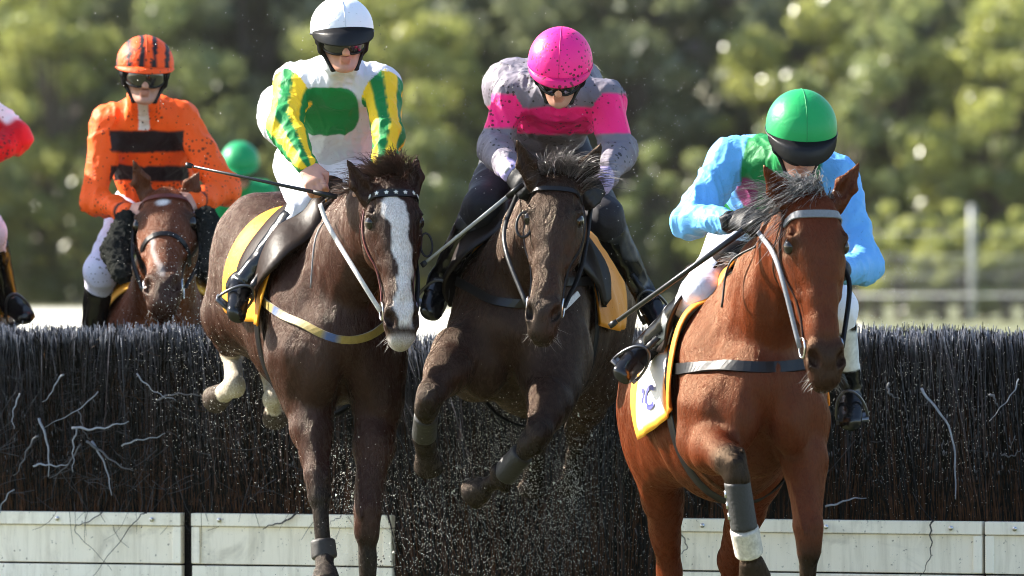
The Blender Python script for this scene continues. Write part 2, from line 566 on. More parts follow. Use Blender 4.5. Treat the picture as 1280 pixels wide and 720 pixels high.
M['white_paint'] = mat_plain('white_paint', lin((225, 225, 222)), 0.5, var=0.2)
M['blue_print'] = mat_plain('blue_print', lin((62, 62, 140)), 0.6, var=0.2)
# ------------------------------------------------------------------ ground, track, sky side of the setting
def mat_ground(name, c1, c2, scale):
    m, t, b = new_mat(name)
    tc = nd(t, "ShaderNodeTexCoord")
    n1 = nd(t, "ShaderNodeTexNoise", Scale=scale, Detail=8.0, Roughness=0.7)
    n2 = nd(t, "ShaderNodeTexNoise", Scale=scale * 0.05, Detail=4.0)
    for n in (n1, n2): t.links.new(tc.outputs["Object"], n.inputs["Vector"])
    a = mixrgb(t, ramp(t, n1.outputs["Fac"], 0.35, 0.65), c1, c2)
    c = mixrgb(t, ramp(t, n2.outputs["Fac"], 0.4, 0.65), a, mixrgb(t, 1.0, a, (1.25, 1.15, 0.8), 'MULTIPLY'))
    t.links.new(c, b.inputs["Base Color"]); b.inputs["Roughness"].default_value = 0.9
    bp = nd(t, "ShaderNodeBump", Strength=0.6, Distance=0.03)
    t.links.new(n1.outputs["Fac"], bp.inputs["Height"]); t.links.new(bp.outputs[0], b.inputs["Normal"])
    return m
M['grass'] = mat_ground('turf', (0.05, 0.06, 0.025), (0.12, 0.13, 0.06), 6.0)
M['gravel'] = mat_ground('pale_track', (0.42, 0.42, 0.41), (0.55, 0.54, 0.52), 3.0)

g = add_mesh('ground', [(-900, -60, 0), (900, -60, 0), (900, 2500, 0), (-900, 2500, 0)], [(0, 1, 2, 3)], M['grass'], smooth_shade=False)
tag(g, kind='structure')
g = add_mesh('track', [(-60, 112, .004), (5.2, 112, .004), (6.4, 172, .004), (-60, 180, .004)], [(0, 1, 2, 3)], M['gravel'], smooth_shade=False)
tag(g, kind='structure')

# ------------------------------------------------------------------ trees beyond the track
M['bark'] = mat_plain('bark', lin((96, 86, 76)), 0.9, var=0.5, scale=12, bump=0.6)
LEAF = [mat_leaf('yellow_green_leaves', (0.21, 0.24, 0.06), (0.40, 0.41, 0.12), 0.55),
        mat_leaf('mid_green_leaves', (0.15, 0.19, 0.075), (0.28, 0.31, 0.11), 0.55),
        mat_leaf('dark_green_leaves', (0.13, 0.15, 0.08), (0.22, 0.245, 0.12), 0.5),
        mat_leaf('grey_mauve_leaves', (0.20, 0.16, 0.145), (0.36, 0.29, 0.27), 0.3)]

def crown_mesh(name, R, Hh, nclump, nleaf, size, seed):
    r = np.random.default_rng(seed)
    cl = []
    while len(cl) < nclump:
        q = r.uniform(-1, 1, 3)
        if np.linalg.norm(q) > 1 or np.linalg.norm(q) < 0.35: continue
        cl.append((q * [R, R, Hh * .5] + [0, 0, Hh * .5 + .2], r.uniform(.35, .85) * R * .32))
    w = np.array([c[1] ** 2 for c in cl]); w /= w.sum()
    which = r.choice(nclump, nleaf, p=w)
    cen = np.array([c[0] for c in cl])[which]; rad = np.array([c[1] for c in cl])[which]
    d = r.normal(size=(nleaf, 3)); d /= np.linalg.norm(d, axis=1)[:, None]
    d[:, 2] *= .8
    pos = cen + d * (rad * r.uniform(.55, 1.1, nleaf))[:, None]
    pos[:, 2] = np.maximum(pos[:, 2], .08)
    nrm = d + r.normal(size=(nleaf, 3)) * .7
    nrm /= np.linalg.norm(nrm, axis=1)[:, None]
    a = np.cross(nrm, r.normal(size=(nleaf, 3))); a /= np.linalg.norm(a, axis=1)[:, None]
    b = np.cross(nrm, a)
    L = (size * r.uniform(.6, 1.4, nleaf))[:, None]; W = L * .42
    V = np.stack([pos - a * L, pos + b * W + nrm * L * .12, pos + a * L, pos - b * W + nrm * L * .12], 1).reshape(-1, 3)
    F = np.arange(nleaf * 4).reshape(-1, 4)
    return V, F, cl

TREES = []
def tree_kind(R, Hh, nclump, nleaf, size, seed, mat):
    V, F, cl = crown_mesh('crown', R, Hh, nclump, nleaf, size, seed)
    me = bpy.data.meshes.new('crown')
    me.vertices.add(len(V)); me.vertices.foreach_set("co", V.astype(np.float32).ravel())
    me.loops.add(len(F) * 4); me.loops.foreach_set("vertex_index", F.astype(np.int32).ravel())
    me.polygons.add(len(F)); me.polygons.foreach_set("loop_start", np.arange(0, len(F) * 4, 4, dtype=np.int32))
    me.update(calc_edges=True); me.materials.append(mat)
    mb = MB(); r = random.Random(seed)
    mb.tube([(0, 0, -.1), (.05, .02, Hh * .25), (-.05, .05, Hh * .55), (0, 0, Hh * .9)], [.2, .15, .1, .02], 8)
    for c, rr in cl[::2]:
        z0 = Hh * r.uniform(.12, .5)
        mb.tube([(0, 0, z0), (c[0] * .5, c[1] * .5, (z0 + c[2]) * .5 + .1), tuple(c)], [.08, .05, .012], 6)
    tm = bpy.data.meshes.new('trunk'); tm.from_pydata(mb.v, [], mb.f); tm.update(); tm.materials.append(M['bark'])
    return me, tm

KINDS = [tree_kind(2.6, 7.5, 70, 11000, .12, 1, LEAF[0]), tree_kind(3.0, 9.0, 76, 12000, .14, 2, LEAF[1]),
         tree_kind(3.2, 9.5, 64, 11000, .15, 3, LEAF[2]), tree_kind(2.2, 7.5, 26, 5000, .11, 4, LEAF[3]),
         tree_kind(1.5, 3.2, 34, 6500, .10, 5, LEAF[0]), tree_kind(2.0, 5.5, 44, 8000, .12, 6, LEAF[1])]
TN = ['leafy_tree', 'leafy_tree', 'evergreen_tree', 'bare_tree', 'shrub', 'shrub']
def put_tree(px, Y, kind, sc, rot, label, grp='trees beyond the track'):
    x = (px - 640) / FPX * Y
    e = empty(TN[kind], (x, Y, 0)); e.rotation_euler[2] = rot; e.scale = (sc,) * 3
    tag(e, label, 'shrub' if TN[kind] == 'shrub' else 'tree', grp)
    for nm, me in zip(('crown', 'trunk'), KINDS[kind]):
        o = bpy.data.objects.new(nm, me); COL.objects.link(o); o.parent = e
# front rows are placed where the photograph shows their lit crowns
FRONT = [(-60, 187, 0, 1.0, 'yellow green leafy tree behind the rider in red'),
         (70, 186, 0, .95, 'bright yellow green leafy tree behind the rider in orange'),
         (170, 189, 1, .9, 'mid green leafy tree between two bright yellow green trees'),
         (300, 192, 2, 1.0, 'dark evergreen tree behind the green capped rider'),
         (475, 187, 0, .9, 'bright leafy tree behind the rider with the white helmet'),
         (560, 189, 0, .8, 'yellow green leafy tree between white helmeted and pink helmeted riders'),
         (650, 193, 2, 1.0, 'dark evergreen tree behind the rider with the pink helmet'),
         (800, 191, 2, 1.05, 'dark evergreen tree between pink helmet and green helmet riders'),
         (935, 193, 3, 1.0, 'grey mauve half bare tree above the green helmeted rider'),
         (1020, 188, 0, .85, 'yellow green leafy tree behind the bay horse with grey browband'),
         (1130, 187, 1, .9, 'mid green leafy tree left of the wire fence post'),
         (1250, 184, 0, .85, 'tall bright leafy tree behind the wire fence post'),
         (1350, 187, 1, 1.0, 'mid green leafy tree where the wire fence runs out'),
         (60, 199, 3, 1.2, 'grey mauve half bare tree standing behind yellow green trees')]
for i, (px, Y, k, sc, lb) in enumerate(FRONT):
    put_tree(px, Y, k, sc, i * 1.7, lb)
for i, px in enumerate(range(-330, 1700, 105)):
    put_tree(px + 30 * math.sin(i * 2.1), 197 + 3 * math.sin(i * 1.3), 2 if i % 3 else 1, 1.15, i * .9,
             'dark tree in the back row of the wood', 'back row of the wood')
for i, px in enumerate(range(-300, 1600, 95)):
    put_tree(px + 20 * math.sin(i * 3.7), 184.5 + 1.5 * math.sin(i * 2.2), 4 if i % 2 else 5, .75 + .2 * math.sin(i), i * 1.3,
             'low shrub at the foot of the trees', 'shrubs along the track edge')

# ------------------------------------------------------------------ wire fence on the right
M['galv'] = mat_plain('galvanised_steel', lin((170, 172, 168)), 0.6, 0.0, var=0.25, scale=8)
def wire_fence():
    Y = 150.0
    root = empty('wire_fence', ((1215 - 640) / FPX * Y, Y, 0))
    tag(root, 'galvanised wire mesh fence with round posts before the trees', 'fence')
    x0 = (1062 - 640) / FPX * Y
    for i in range(5):
        x = (1215 - 640) / FPX * Y + (i - 0) * 3.0 if i else (1215 - 640) / FPX * Y
        mb = MB(); mb.tube([(x, Y, -.2), (x, Y, 1.5), (x, Y, 2.0)], [.055, .055, .055], 12)
        p = mb.build('post', M['galv'], root)
        c = MB(); c.tube([(x, Y, 2.002), (x, Y, 2.03), (x, Y, 2.05)], [.066, .06, .02], 12); c.build('post_cap', M['galv'], p)
    xe = x0 + 14
    for z, r in ((.45, .022), (1.15, .005), (1.55, .005), (.8, .005)):
        mb = MB(); mb.tube([(x0, Y - .07, z), (xe, Y - .07, z)], r, 8); mb.build('rail', M['galv'], root)
    mb = MB()
    n = int((xe - x0) / .09)
    for i in range(n):
        x = x0 + i * .09
        for s in (-1, 1):
            mb.tube([(x, Y - .09 - .004 * s, .05), (x + s * 1.1, Y - .09 - .004 * s, 1.15)], .0018, 3)
    w = mb.build('mesh_wire', M['galv'], root); w["kind"] = "stuff"
wire_fence()
for i, px in enumerate(range(1070, 1420, 27)):
    put_tree(px, 151.8 + .8 * math.sin(i * 2.3), 4, .5 + .12 * math.sin(i * 1.9), i * 2.1, 'low bush growing close behind the wire mesh fence', 'bushes behind the wire fence')

# ------------------------------------------------------------------ the brush fence
FA, FB = np.array([P(0, 400, 34.0)[0], 34.0]), np.array([P(1280, 400, 32.7)[0], 32.7])
FE = (FB - FA) / np.linalg.norm(FB - FA)            # along the fence
FN = np.array([-FE[1], FE[0]]);  FN = FN if FN[1] > 0 else -FN   # away from the camera
def FP(s, d, z):
    q = FA + FE * s + FN * d
    return np.array([q[0], q[1], z])
def fence_s(px):
    r = np.array([(px - 640) / FPX, 1.0])
    A = np.array([[r[0], -FE[0]], [r[1], -FE[1]]])
    return np.linalg.solve(A, FA)[1]
def fence_pt(px, py, d=-.02):
    s = fence_s(px); q = FA + FE * s
    return FP(s, d, CAMZ - (py - HORIZON) / FPX * q[1])

M['bristle'] = mat_matte('bristle', (1, 1, 1), 0.4, 0.015, var=0.5, scale=30, attr=True, bump=0)
M['core'] = mat_matte('brush_core', lin((14, 12, 11)), 0.9, 0.005, var=0.5, scale=60, bump=0.8)
M['twig'] = mat_plain('pale_twig', lin((150, 156, 170)), 0.6, var=0.4, scale=30)
M['twig_mid'] = mat_plain('grey_twig', lin((92, 94, 102)), 0.6, var=0.4, scale=30)
M['twig_dark'] = mat_plain('dark_twig', lin((50, 48, 50)), 0.6, var=0.4, scale=30)

def mat_panel(name, col, dirt=1.0):
    """scuffed white paint: smears, rain streaks, mud specks, dents"""
    m, t, b = new_mat(name)
    tc = nd(t, "ShaderNodeTexCoord")
    mp = nd(t, "ShaderNodeMapping"); mp.inputs["Scale"].default_value = (9, 9, .8); t.links.new(tc.outputs["Object"], mp.inputs[0])
    st = nd(t, "ShaderNodeTexNoise", Scale=2.5, Detail=6.0, Roughness=.7); t.links.new(mp.outputs[0], st.inputs["Vector"])
    sm = nd(t, "ShaderNodeTexNoise", Scale=3.2, Detail=8.0, Roughness=.65, Distortion=1.5); t.links.new(tc.outputs["Object"], sm.inputs["Vector"])
    sp = nd(t, "ShaderNodeTexNoise", Scale=60.0, Detail=2.0); t.links.new(tc.outputs["Object"], sp.inputs["Vector"])
    dn = nd(t, "ShaderNodeTexNoise", Scale=4.0, Detail=2.0); t.links.new(tc.outputs["Object"], dn.inputs["Vector"])
    c = mixrgb(t, ramp(t, st.outputs["Fac"], .48, .85), col, tuple(col * [.62, .60, .56]))
    k = nd(t, "ShaderNodeMath", operation='MULTIPLY'); t.links.new(ramp(t, sm.outputs["Fac"], .55, .75), k.inputs[0]); k.inputs[1].default_value = .55 * dirt
    c = mixrgb(t, k.outputs[0], c, tuple(lin((120, 110, 96))))
    k2 = nd(t, "ShaderNodeMath", operation='MULTIPLY'); t.links.new(ramp(t, sp.outputs["Fac"], .68, .74), k2.inputs[0]); k2.inputs[1].default_value = .8 * dirt
    c = mixrgb(t, k2.outputs[0], c, tuple(lin((70, 58, 46))))
    t.links.new(c, b.inputs["Base Color"]); b.inputs["Roughness"].default_value = .5
    bp = nd(t, "ShaderNodeBump", Strength=.5, Distance=.03); t.links.new(dn.outputs["Fac"], bp.inputs["Height"]); t.links.new(bp.outputs[0], b.inputs["Normal"])
    return m

M['panel'] = mat_panel('panel_paint', lin((250, 240, 222)))
M['panel_trim'] = mat_panel('panel_trim', lin((252, 244, 228)), .7)

def brush_fence():
    root = empty('steeplechase_fence', FP(2.2, 0.3, 0))
    tag(root, 'long black brush fence on pale panels behind the jumping horses', 'fence')
    TOP, PZ, D = 1.125, .405, .62
    s0, s1 = -1.6, 6.2
    # solid heart of the brush, kept below and behind the bristle tips
    mb = MB(); mb.box(FP(s0, .10, .02), FP(s1, .10, .02) - FP(s0, .10, .02), FP(s0, D - .08, .02) - FP(s0, .10, .02), (0, 0, TOP - .13))
    mb.build('brush_core', M['core'], root, False)
    n = 38000
    r = np.random.default_rng(5)
    s = r.uniform(s0, s1, n)
    front = r.random(n) < .62
    d = np.where(front, np.abs(r.normal(0, .035, n)) + .0, r.uniform(.02, D, n))
    # clumps: neighbouring bristles share lean and height
    cl = noise3(np.stack([s * 9, d * 6, s * 0], 1)); cl2 = noise3(np.stack([s * 2.2 + 40, d * 2, s * 0], 1))
    pxs = 640 + FPX * (FA[0] + FE[0] * s) / (FA[1] + FE[1] * s)
    dip = .085 * np.exp(-((pxs - 610) / 110) ** 2) + .04 * np.exp(-((pxs - 330) / 60) ** 2)
    h = TOP + .016 * cl + .012 * cl2 + r.normal(0, .014, n) - dip
    short = front & (r.random(n) < .5)
    h = np.where(short, r.uniform(.55, 1.12, n), h)
    z0 = np.where(short, h - r.uniform(.12, .35, n), np.where(front, PZ - .02, .75))
    z0 = np.maximum(z0, PZ - .02)
    gap = (pxs > 498) & (pxs < 842)
    low = gap & front & (r.random(n) < .8)
    z0 = np.where(low, 0.0, z0)
    sh = low & short
    h = np.where(sh, r.uniform(.12, 1.1, n), h); z0 = np.where(sh, np.maximum(0, h - r.uniform(.12, .4, n)), z0)
    lean_s = .09 * cl + r.normal(0, .07, n) + np.where(short, r.normal(0, .16, n), 0)
    lean_d = .04 * cl2 + r.normal(0, .04, n) - np.where(short, .10, .02)
    mess = np.exp(-((pxs - 620) / 130) ** 2) + .6 * np.exp(-((pxs - 330) / 70) ** 2) + .35 * np.exp(-((pxs - 110) / 90) ** 2)
    lean_s = lean_s + r.normal(0, .22, n) * mess
    lean_d = lean_d + r.normal(0, .12, n) * mess
    rad = r.uniform(.0012, .0026, n)
    e3 = np.array([FE[0], FE[1], 0]); n3 = np.array([FN[0], FN[1], 0])
    base = np.stack([FA[0] + FE[0] * s + FN[0] * d, FA[1] + FE[1] * s + FN[1] * d, z0], 1)
    H = (h - z0)[:, None]
    mid = base + np.array([0, 0, .55]) * H + (lean_s * .35 * H[:, 0])[:, None] * e3 + (lean_d * .35 * H[:, 0])[:, None] * n3
    tip = base + np.array([0, 0, 1.0]) * H + (lean_s * 1.0 * H[:, 0])[:, None] * e3 + (lean_d * H[:, 0])[:, None] * n3
    ph = r.uniform(0, 6.28, n)
    near = base + np.array([0, 0, .92]) * H + (lean_s * .88 * H[:, 0])[:, None] * e3 + (lean_d * .88 * H[:, 0])[:, None] * n3
    V = np.zeros((n, 9, 3))
    for ring, (c, k) in enumerate(((base, 1.0), (near, 1.0), (tip, .8))):
        for j in range(3):
            a = ph + j * 2 * math.pi / 3
            V[:, ring * 3 + j] = c + (rad * k * np.cos(a))[:, None] * e3 + (rad * k * np.sin(a))[:, None] * n3
    F = []
    for ring in (0, 1):
        for j in range(3):
            F.append([ring * 3 + j, ring * 3 + (j + 1) % 3, ring * 3 + 3 + (j + 1) % 3, ring * 3 + 3 + j])
    F = (np.array(F)[None] + (np.arange(n) * 9)[:, None, None]).reshape(-1, 4)
    pal = np.array([lin((5, 5, 5)), lin((9, 8, 8)), lin((22, 21, 23)), lin((26, 17, 11))])
    ci = r.choice(4, n, p=[.5, .32, .12, .06])
    C = np.repeat(pal[ci][:, None], 9, 1)
    sunlit_tip = r.random(n) < .75  # pale ends: sunlight on the brush top painted into the bristle colour
    C[sunlit_tip, 6:9] = (lin((150, 154, 168))[None] * r.uniform(.25, 1.2, (n, 1)))[sunlit_tip][:, None]
    sunlit_tip &= ~short
    C[sunlit_tip, 3:6] = (lin((88, 91, 102))[None] * r.uniform(.1, 1.1, (n, 1)))[sunlit_tip][:, None]
    rust = (z0 < PZ + .02) & (r.random(n) < .45)
    C[rust, 0:3] = lin((92, 56, 30))
    b = add_mesh('brush', V.reshape(-1, 3), F, M['bristle'], root, C.reshape(-1, 3)); b["kind"] = "stuff"
    # loose strands tangled into the face of the brush
    m2 = 1500
    cx = np.where(r.random(m2) < .45, r.normal(120, 90, m2), np.where(r.random(m2) < .6, r.normal(560, 170, m2), r.uniform(-100, 1400, m2)))
    mb_v, mb_f, mb_c = [], [], []
    for i in range(m2):
        q = fence_pt(cx[i], r.uniform(430, 620), -.02 - .05 * r.random())
        an = r.uniform(-1.9, 1.9); L = r.uniform(.05, .20); cv = r.normal(0, .7)
        rr = r.uniform(.0009, .0019); k = len(mb_v)
        col = lin((30, 28, 28)) if r.random() < .65 else (lin((84, 84, 90)) if r.random() < .7 else lin((70, 48, 30)))
        for j in range(5):
            t = j / 4; a2 = an + cv * t
            q = q + L / 4 * (math.sin(a2) * e3 + np.array([0, 0, -math.cos(a2)])) + n3 * r.normal(0, .004)
            for z in range(3):
                w = z * 2.094
                mb_v.append(q + rr * (1 - .5 * t) * (math.cos(w) * n3 + math.sin(w) * (e3 * math.cos(a2) + np.array([0, 0, math.sin(a2)])))); mb_c.append(col)
        for j in range(4):
            for z in range(3): mb_f.append((k + j * 3 + z, k + j * 3 + (z + 1) % 3, k + j * 3 + 3 + (z + 1) % 3, k + j * 3 + 3 + z))
    b = add_mesh('loose_strands', np.array(mb_v), np.array(mb_f), M['bristle'], root, np.array(mb_c)); b["kind"] = "stuff"
    # panels below the brush
    edges = [(-420, 231), (244, 494), (846, 1231), (1235, 1700)]
    mbolt = MB(); mbolt.tube([(0, 0, 0), (0, -.006, 0), (0, -.009, 0)], [.009, .009, .004], 10)
    bm = bpy.data.meshes.new('bolt'); bm.from_pydata(mbolt.v, [], mbolt.f); bm.update(); bm.materials.append(M['metal'])
    ang = math.atan2(FE[1], FE[0])
    for a, c in edges:
        sa, sb = fence_s(a), fence_s(c)
        def slab(nm, s_a, s_b, d0, d1, za, zb, mat, par):
            m = MB(); o = FP(s_a, d0, za)
            m.box(o, FP(s_b, d0, za) - o, FP(s_a, d1, za) - o, (0, 0, zb - za))
            ob = m.build(nm, mat, par, False)
            bv = ob.modifiers.new('bevel', 'BEVEL'); bv.width = .003; bv.segments = 2
            return ob
        p = slab('panel', sa, sb, -.035, .0, .205, PZ - .052, M['panel'], root)
        slab('top_rail', sa, sb, -.05, .0, PZ - .05, PZ, M['panel_trim'], p)
        slab('lower_board', sa, sb, -.037, .0, .0, .198, M['panel_trim'], p)
        slab('stile', sa, sa + .035, -.046, -.036, .207, PZ - .054, M['panel_trim'], p)
        slab('stile', sb - .035, sb, -.046, -.036, .207, PZ - .054, M['panel_trim'], p)
        k = max(2, int((sb - sa) / .33))
        for i in range(k):
            q = FP(sa + .12 + (sb - sa - .24) * i / (k - 1), -.05, PZ - .026)
            o = bpy.data.objects.new('bolt', bm); COL.objects.link(o); o.location = Vector(q); o.rotation_euler[2] = ang
            o.parent = p; o.matrix_parent_inverse = world_of(p).inverted()
    m = MB(); s_a = fence_s(233); o = FP(s_a, -.01, 0)
    m.box(o, FP(fence_s(242), -.01, 0) - o, FP(s_a, .06, 0) - o, (0, 0, PZ + .03)); m.build('joint_post', M['core'], root, False)
    # crimped loose bristles
    TW = [[(131, 489), (66, 536)], [(31, 491), (28, 536)], [(61, 545), (26, 592)], [(58, 522), (72, 595)], [(105, 514), (124, 548)],
          [(110, 536), (98, 588)], [(125, 550), (149, 618)], [(116, 555), (177, 586)], [(29, 611), (0, 659)], [(111, 557), (71, 598)],
          [(52, 585), (94, 576)], [(101, 533), (172, 530)], [(10, 505), (-20, 520)], [(163, 560), (215, 538)], [(1118, 479), (1130, 500)],
          [(1161, 483), (1191, 540), (1204, 623)], [(1279, 472), (1248, 529)], [(1260, 569), (1285, 562)], [(1038, 628), (1090, 625)],
          [(1243, 495), (1255, 502)], [(180, 470), (230, 500)], [(90, 470), (60, 500)], [(205, 500), (260, 490)]]
    DK = [[(135, 639), (106, 654), (108, 668), (144, 715)], [(188, 639), (182, 651), (120, 719)], [(1176, 650), (1170, 680), (1158, 719)],
          [(380, 640), (352, 652), (338, 664)], [(432, 642), (420, 660)], [(858, 650), (866, 680), (850, 690)]]
    for li, mat, rr, dd in ((TW, M['twig'], .0038, -.075), (DK, M['twig_dark'], .003, -.062)):
        for i, pl in enumerate(li):
            pts = catmull([fence_pt(x, y, dd - .012 * (i % 3)) for x, y in pl], 14 if len(pl) == 2 else 9)
            out = []
            for j, q in enumerate(pts):
                t = unit(pts[min(j + 1, len(pts) - 1)] - pts[max(0, j - 1)])
                sd = unit(np.cross(t, [FN[0], FN[1], 0]))
                out.append(q + sd * (.002 + .0012 * (i % 3)) * math.sin(j * 1.5 + i) + sd * .012 * math.sin(j * .3 + i * 2))
            rk = rr * (.75 + .25 * (i % 4)); mb = MB(); mb.tube(out, [rk * (1 - .7 * j / len(out)) for j in range(len(out))], 6)
            mb.build('twig', mat if (i * 7) % 5 < 3 or mat is M['twig_dark'] else M['twig_mid'], root)
brush_fence()
# ------------------------------------------------------------------ horses
def strands(name, roots, dirs, length, grav, mat, parent, c0, c1, n=5, r0=.0016, curl=.02, seed=1):
    """tapering hair locks, three sided"""
    r = np.random.default_rng(seed)
    N = len(roots); roots = np.asarray(roots, float); dirs = np.asarray(dirs, float)
    dirs = dirs / np.linalg.norm(dirs, axis=1)[:, None]
    L = length * r.uniform(.35, 1.2, N)
    a = np.cross(dirs, r.normal(size=(N, 3))); a /= np.linalg.norm(a, axis=1)[:, None]
    b = np.cross(dirs, a)
    ph = r.uniform(0, 6.28, N)
    V = np.zeros((N, n + 1, 3, 3))
    for i in range(n + 1):
        t = i / n
        c = roots + dirs * (L * t)[:, None] + np.array(grav) * (L * t * t)[:, None] \
            + a * (curl * np.sin(t * 3.0 + ph) * t)[:, None] + b * (curl * np.cos(t * 2.3 + ph) * t)[:, None]
        rr = r0 * (1 - .8 * t)
        for j in range(3):
            an = j * 2.0944
            V[:, i, j] = c + rr * (math.cos(an) * a + math.sin(an) * b)
    F = []
    for i in range(n):
        for j in range(3): F.append([i * 3 + j, i * 3 + (j + 1) % 3, i * 3 + 3 + (j + 1) % 3, i * 3 + 3 + j])
    F = (np.array(F)[None] + (np.arange(N) * (n + 1) * 3)[:, None, None]).reshape(-1, 4)
    mixv = r.random(N)[:, None, None] * np.ones((1, (n + 1) * 3, 1))
    C = np.asarray(c0) * (1 - mixv) + np.asarray(c1) * mixv
    o = add_mesh(name, V.reshape(-1, 3), F, mat, parent, C.reshape(-1, 3)); o['kind'] = 'stuff'
    return o

class Horse: pass

def build_horse(sp):
    H = Horse(); H.sp = sp
    S = sp.get('S', 1.0)
    C = P(*sp['chest']); y, p = math.radians(sp['yaw']), math.radians(sp.get('pitch', 0))
    Fv = np.array([math.sin(y) * math.cos(p), -math.cos(y) * math.cos(p), -math.sin(p)])
    Lv = np.array([math.cos(y), math.sin(y), 0]); Uv = np.cross(Fv, Lv)
    loc = lambda a, b, c: C + S * (a * Fv + b * Lv + c * Uv)
    H.loc, H.F, H.L, H.U, H.S, H.C = loc, Fv, Lv, Uv, S, C
    f = Field(); H.f = f
    # trunk
    xs = [(-.06, .03, .17, .165), (-.2, .04, .29, .20), (-.42, .055, .34, .215), (-.72, .05, .335, .255), (-1.0, .09, .30, .265), (-1.25, .16, .265, .255), (-1.45, .16, .22, .205)]
    pts = [loc(a, 0, b) for a, b, _, _ in xs]
    f.chain(pts, [S * q[3] for q in xs], [S * q[2] for q in xs], side=Lv, k=.05, tag='trunk')
    # withers
    f.seg(loc(-.3, 0, .37), loc(-.66, 0, .32), S * .055, S * .10, S * .13, S * .12, side=Lv, k=.09, tag='trunk')
    for s in (-1, 1):
        ax = [unit(Fv + .5 * Uv), Lv, unit(Uv - .5 * Fv)]
        f.ell(loc(-.24, s * .165, .06), (S * .14, S * .085, S * .27), ax, k=.06, tag='shoulder')     # shoulder blade mass
        f.ell(loc(-.06, s * .13, -.05), (S * .10, S * .085, S * .13), (Fv, Lv, Uv), k=.05, tag='shoulder')
        f.ell(loc(0.005, s * .078, -.08), (S * .085, S * .078, S * .15), (Fv, unit(Lv + s * .2 * Uv), unit(Uv - s * .2 * Lv)), k=.022, tag='pec')
        f.ell(loc(-1.27, s * .15, .10), (S * .27, S * .135, S * .30), (Fv, Lv, Uv), k=.08, tag='haunch')
    # head frame
    a, m = P(*sp['poll']), P(*sp['muzzle'])
    n = unit(m - a); HL = np.linalg.norm(m - a); hk = HL / .62 * sp.get('headw', 1.0)
    hs = np.array([math.cos(math.radians(sp.get('hyaw', 0))), math.sin(math.radians(sp.get('hyaw', 0))), 0])
    hs = unit(hs + np.array([0, 0, math.tan(math.radians(sp.get('hroll', 0)))])); hs = unit(hs - n * np.dot(hs, n))
    hf = np.cross(hs, n); hf = hf if hf[1] < 0 else -hf
    hp = lambda t, u, v: a + n * HL * t + hs * u * hk + hf * v * hk
    H.hp, H.hk, H.hn, H.hs, H.hf, H.HL = hp, hk, n, hs, hf, HL
    # neck
    nb = loc(-.22, 0, .20); pe = hp(.10, 0, -.075)
    c1 = nb * .62 + pe * .38 + Uv * .035 * S; c2 = nb * .28 + pe * .72 + Uv * .035 * S
    nwk = sp.get('neckw', 1.0)
    f.chain([nb, c1, c2, pe], [S * .165 * nwk, S * .118 * nwk, S * .092 * nwk, .08 * hk], [S * .27, S * .20, S * .15, .12 * hk],
            side=[Lv, unit(Lv + hs), hs], k=.05, tag='neck')
    hsec = [(-.01, .058, .07, -.045), (.10, .078, .098, -.04), (.25, .094, .125, -.05), (.38, .082, .125, -.055), (.55, .058, .088, -.03),
            (.72, .050, .066, -.012), (.86, .056, .060, -.006), (.955, .047, .046, -.012)]
    for i in range(len(hsec) - 1):
        t0, w0, h0, o0 = hsec[i]; t1, w1, h1, o1 = hsec[i + 1]
        f.seg(hp(t0, 0, o0), hp(t1, 0, o1), w0 * hk, w1 * hk, h0 * hk, h1 * hk, side=hs, k=.02, tag='head', s0=t0, pw=2.7 if .05 < t0 < .8 else 2.2)
    f.seg(hp(.10, 0, .035), hp(.74, 0, .036), .036 * hk, .024 * hk, .022 * hk, .02 * hk, side=hs, k=.03, tag='head')
    for s in (-1, 1):
        f.seg(hp(.12, s * .045, .03), hp(.24, s * .075, .028), .022 * hk, .026 * hk, k=.025, tag='head')       # brow
        f.seg(hp(.235, s * .080, .032), hp(.26, s * .094, .006), .017 * hk, .014 * hk, k=.02, tag='head')        # upper lid
        f.seg(hp(.33, s * .086, -.02), hp(.54, s * .062, .0), .014 * hk, .012 * hk, k=.018, tag='head')        # facial crest
        f.ell(hp(.33, s * .07, -.09), (.03 * hk, .075 * hk, .08 * hk), (hs, n, hf), k=.03, tag='head')       # jowl
        f.seg(hp(.82, s * .036, .032), hp(.90, s * .042, .022), .024 * hk, .022 * hk, k=.018, tag='muzzle')    # nostril rims
        f.ell(hp(.885, s * .045, .046), (.016 * hk, .031 * hk, .030 * hk), (unit(hs + s * .35 * n), unit(n - s * .35 * hs), hf), k=.008, sub=True)
        f.ell(hp(.275, s * .100, .012), (.014 * hk, .022 * hk, .024 * hk), (hs, n, hf), k=.008, sub=True)        # eye socket
        f.ell(hp(.20, s * .078, .04), (.012 * hk, .026 * hk, .010 * hk), (hs, n, hf), k=.02, sub=True)           # hollow above the eye
    f.ell(hp(.96, 0, -.002), (.046 * hk, .032 * hk, .036 * hk), (hs, n, hf), k=.02, tag='muzzle')              # upper lip
    f.ell(hp(.985, 0, -.042), (.036 * hk, .028 * hk, .03 * hk), (hs, n, hf), k=.014, tag='muzzle')             # lower lip
    f.seg(hp(.992, -.05, -.018), hp(.992, .05, -.018), .006, .006, k=.008, sub=True)
    # ears
    for b, t in (sp['earL'], sp['earR']):
        eb, et = P(*b), P(*t); en = unit(et - eb); ef = np.array([.0, -1.0, 0]) + .35 * hf; ef = unit(ef - en * np.dot(ef, en)); es = unit(np.cross(en, ef)); el = np.linalg.norm(et - eb)
        mid = eb + (et - eb) * .45 + ef * .008
        f.chain([eb - en * .02, mid, et], [.032, .038, .006], [.026, .018, .006], side=es, k=.014, tag='ear')
        f.seg(eb + en * el * .22 + ef * .026, et - en * el * .22 + ef * .012, .022, .008, .017, .007, side=es, k=.008, sub=True, tag='earin')
    # legs: elbow, knee, fetlock, hoof
    H.legs = {}
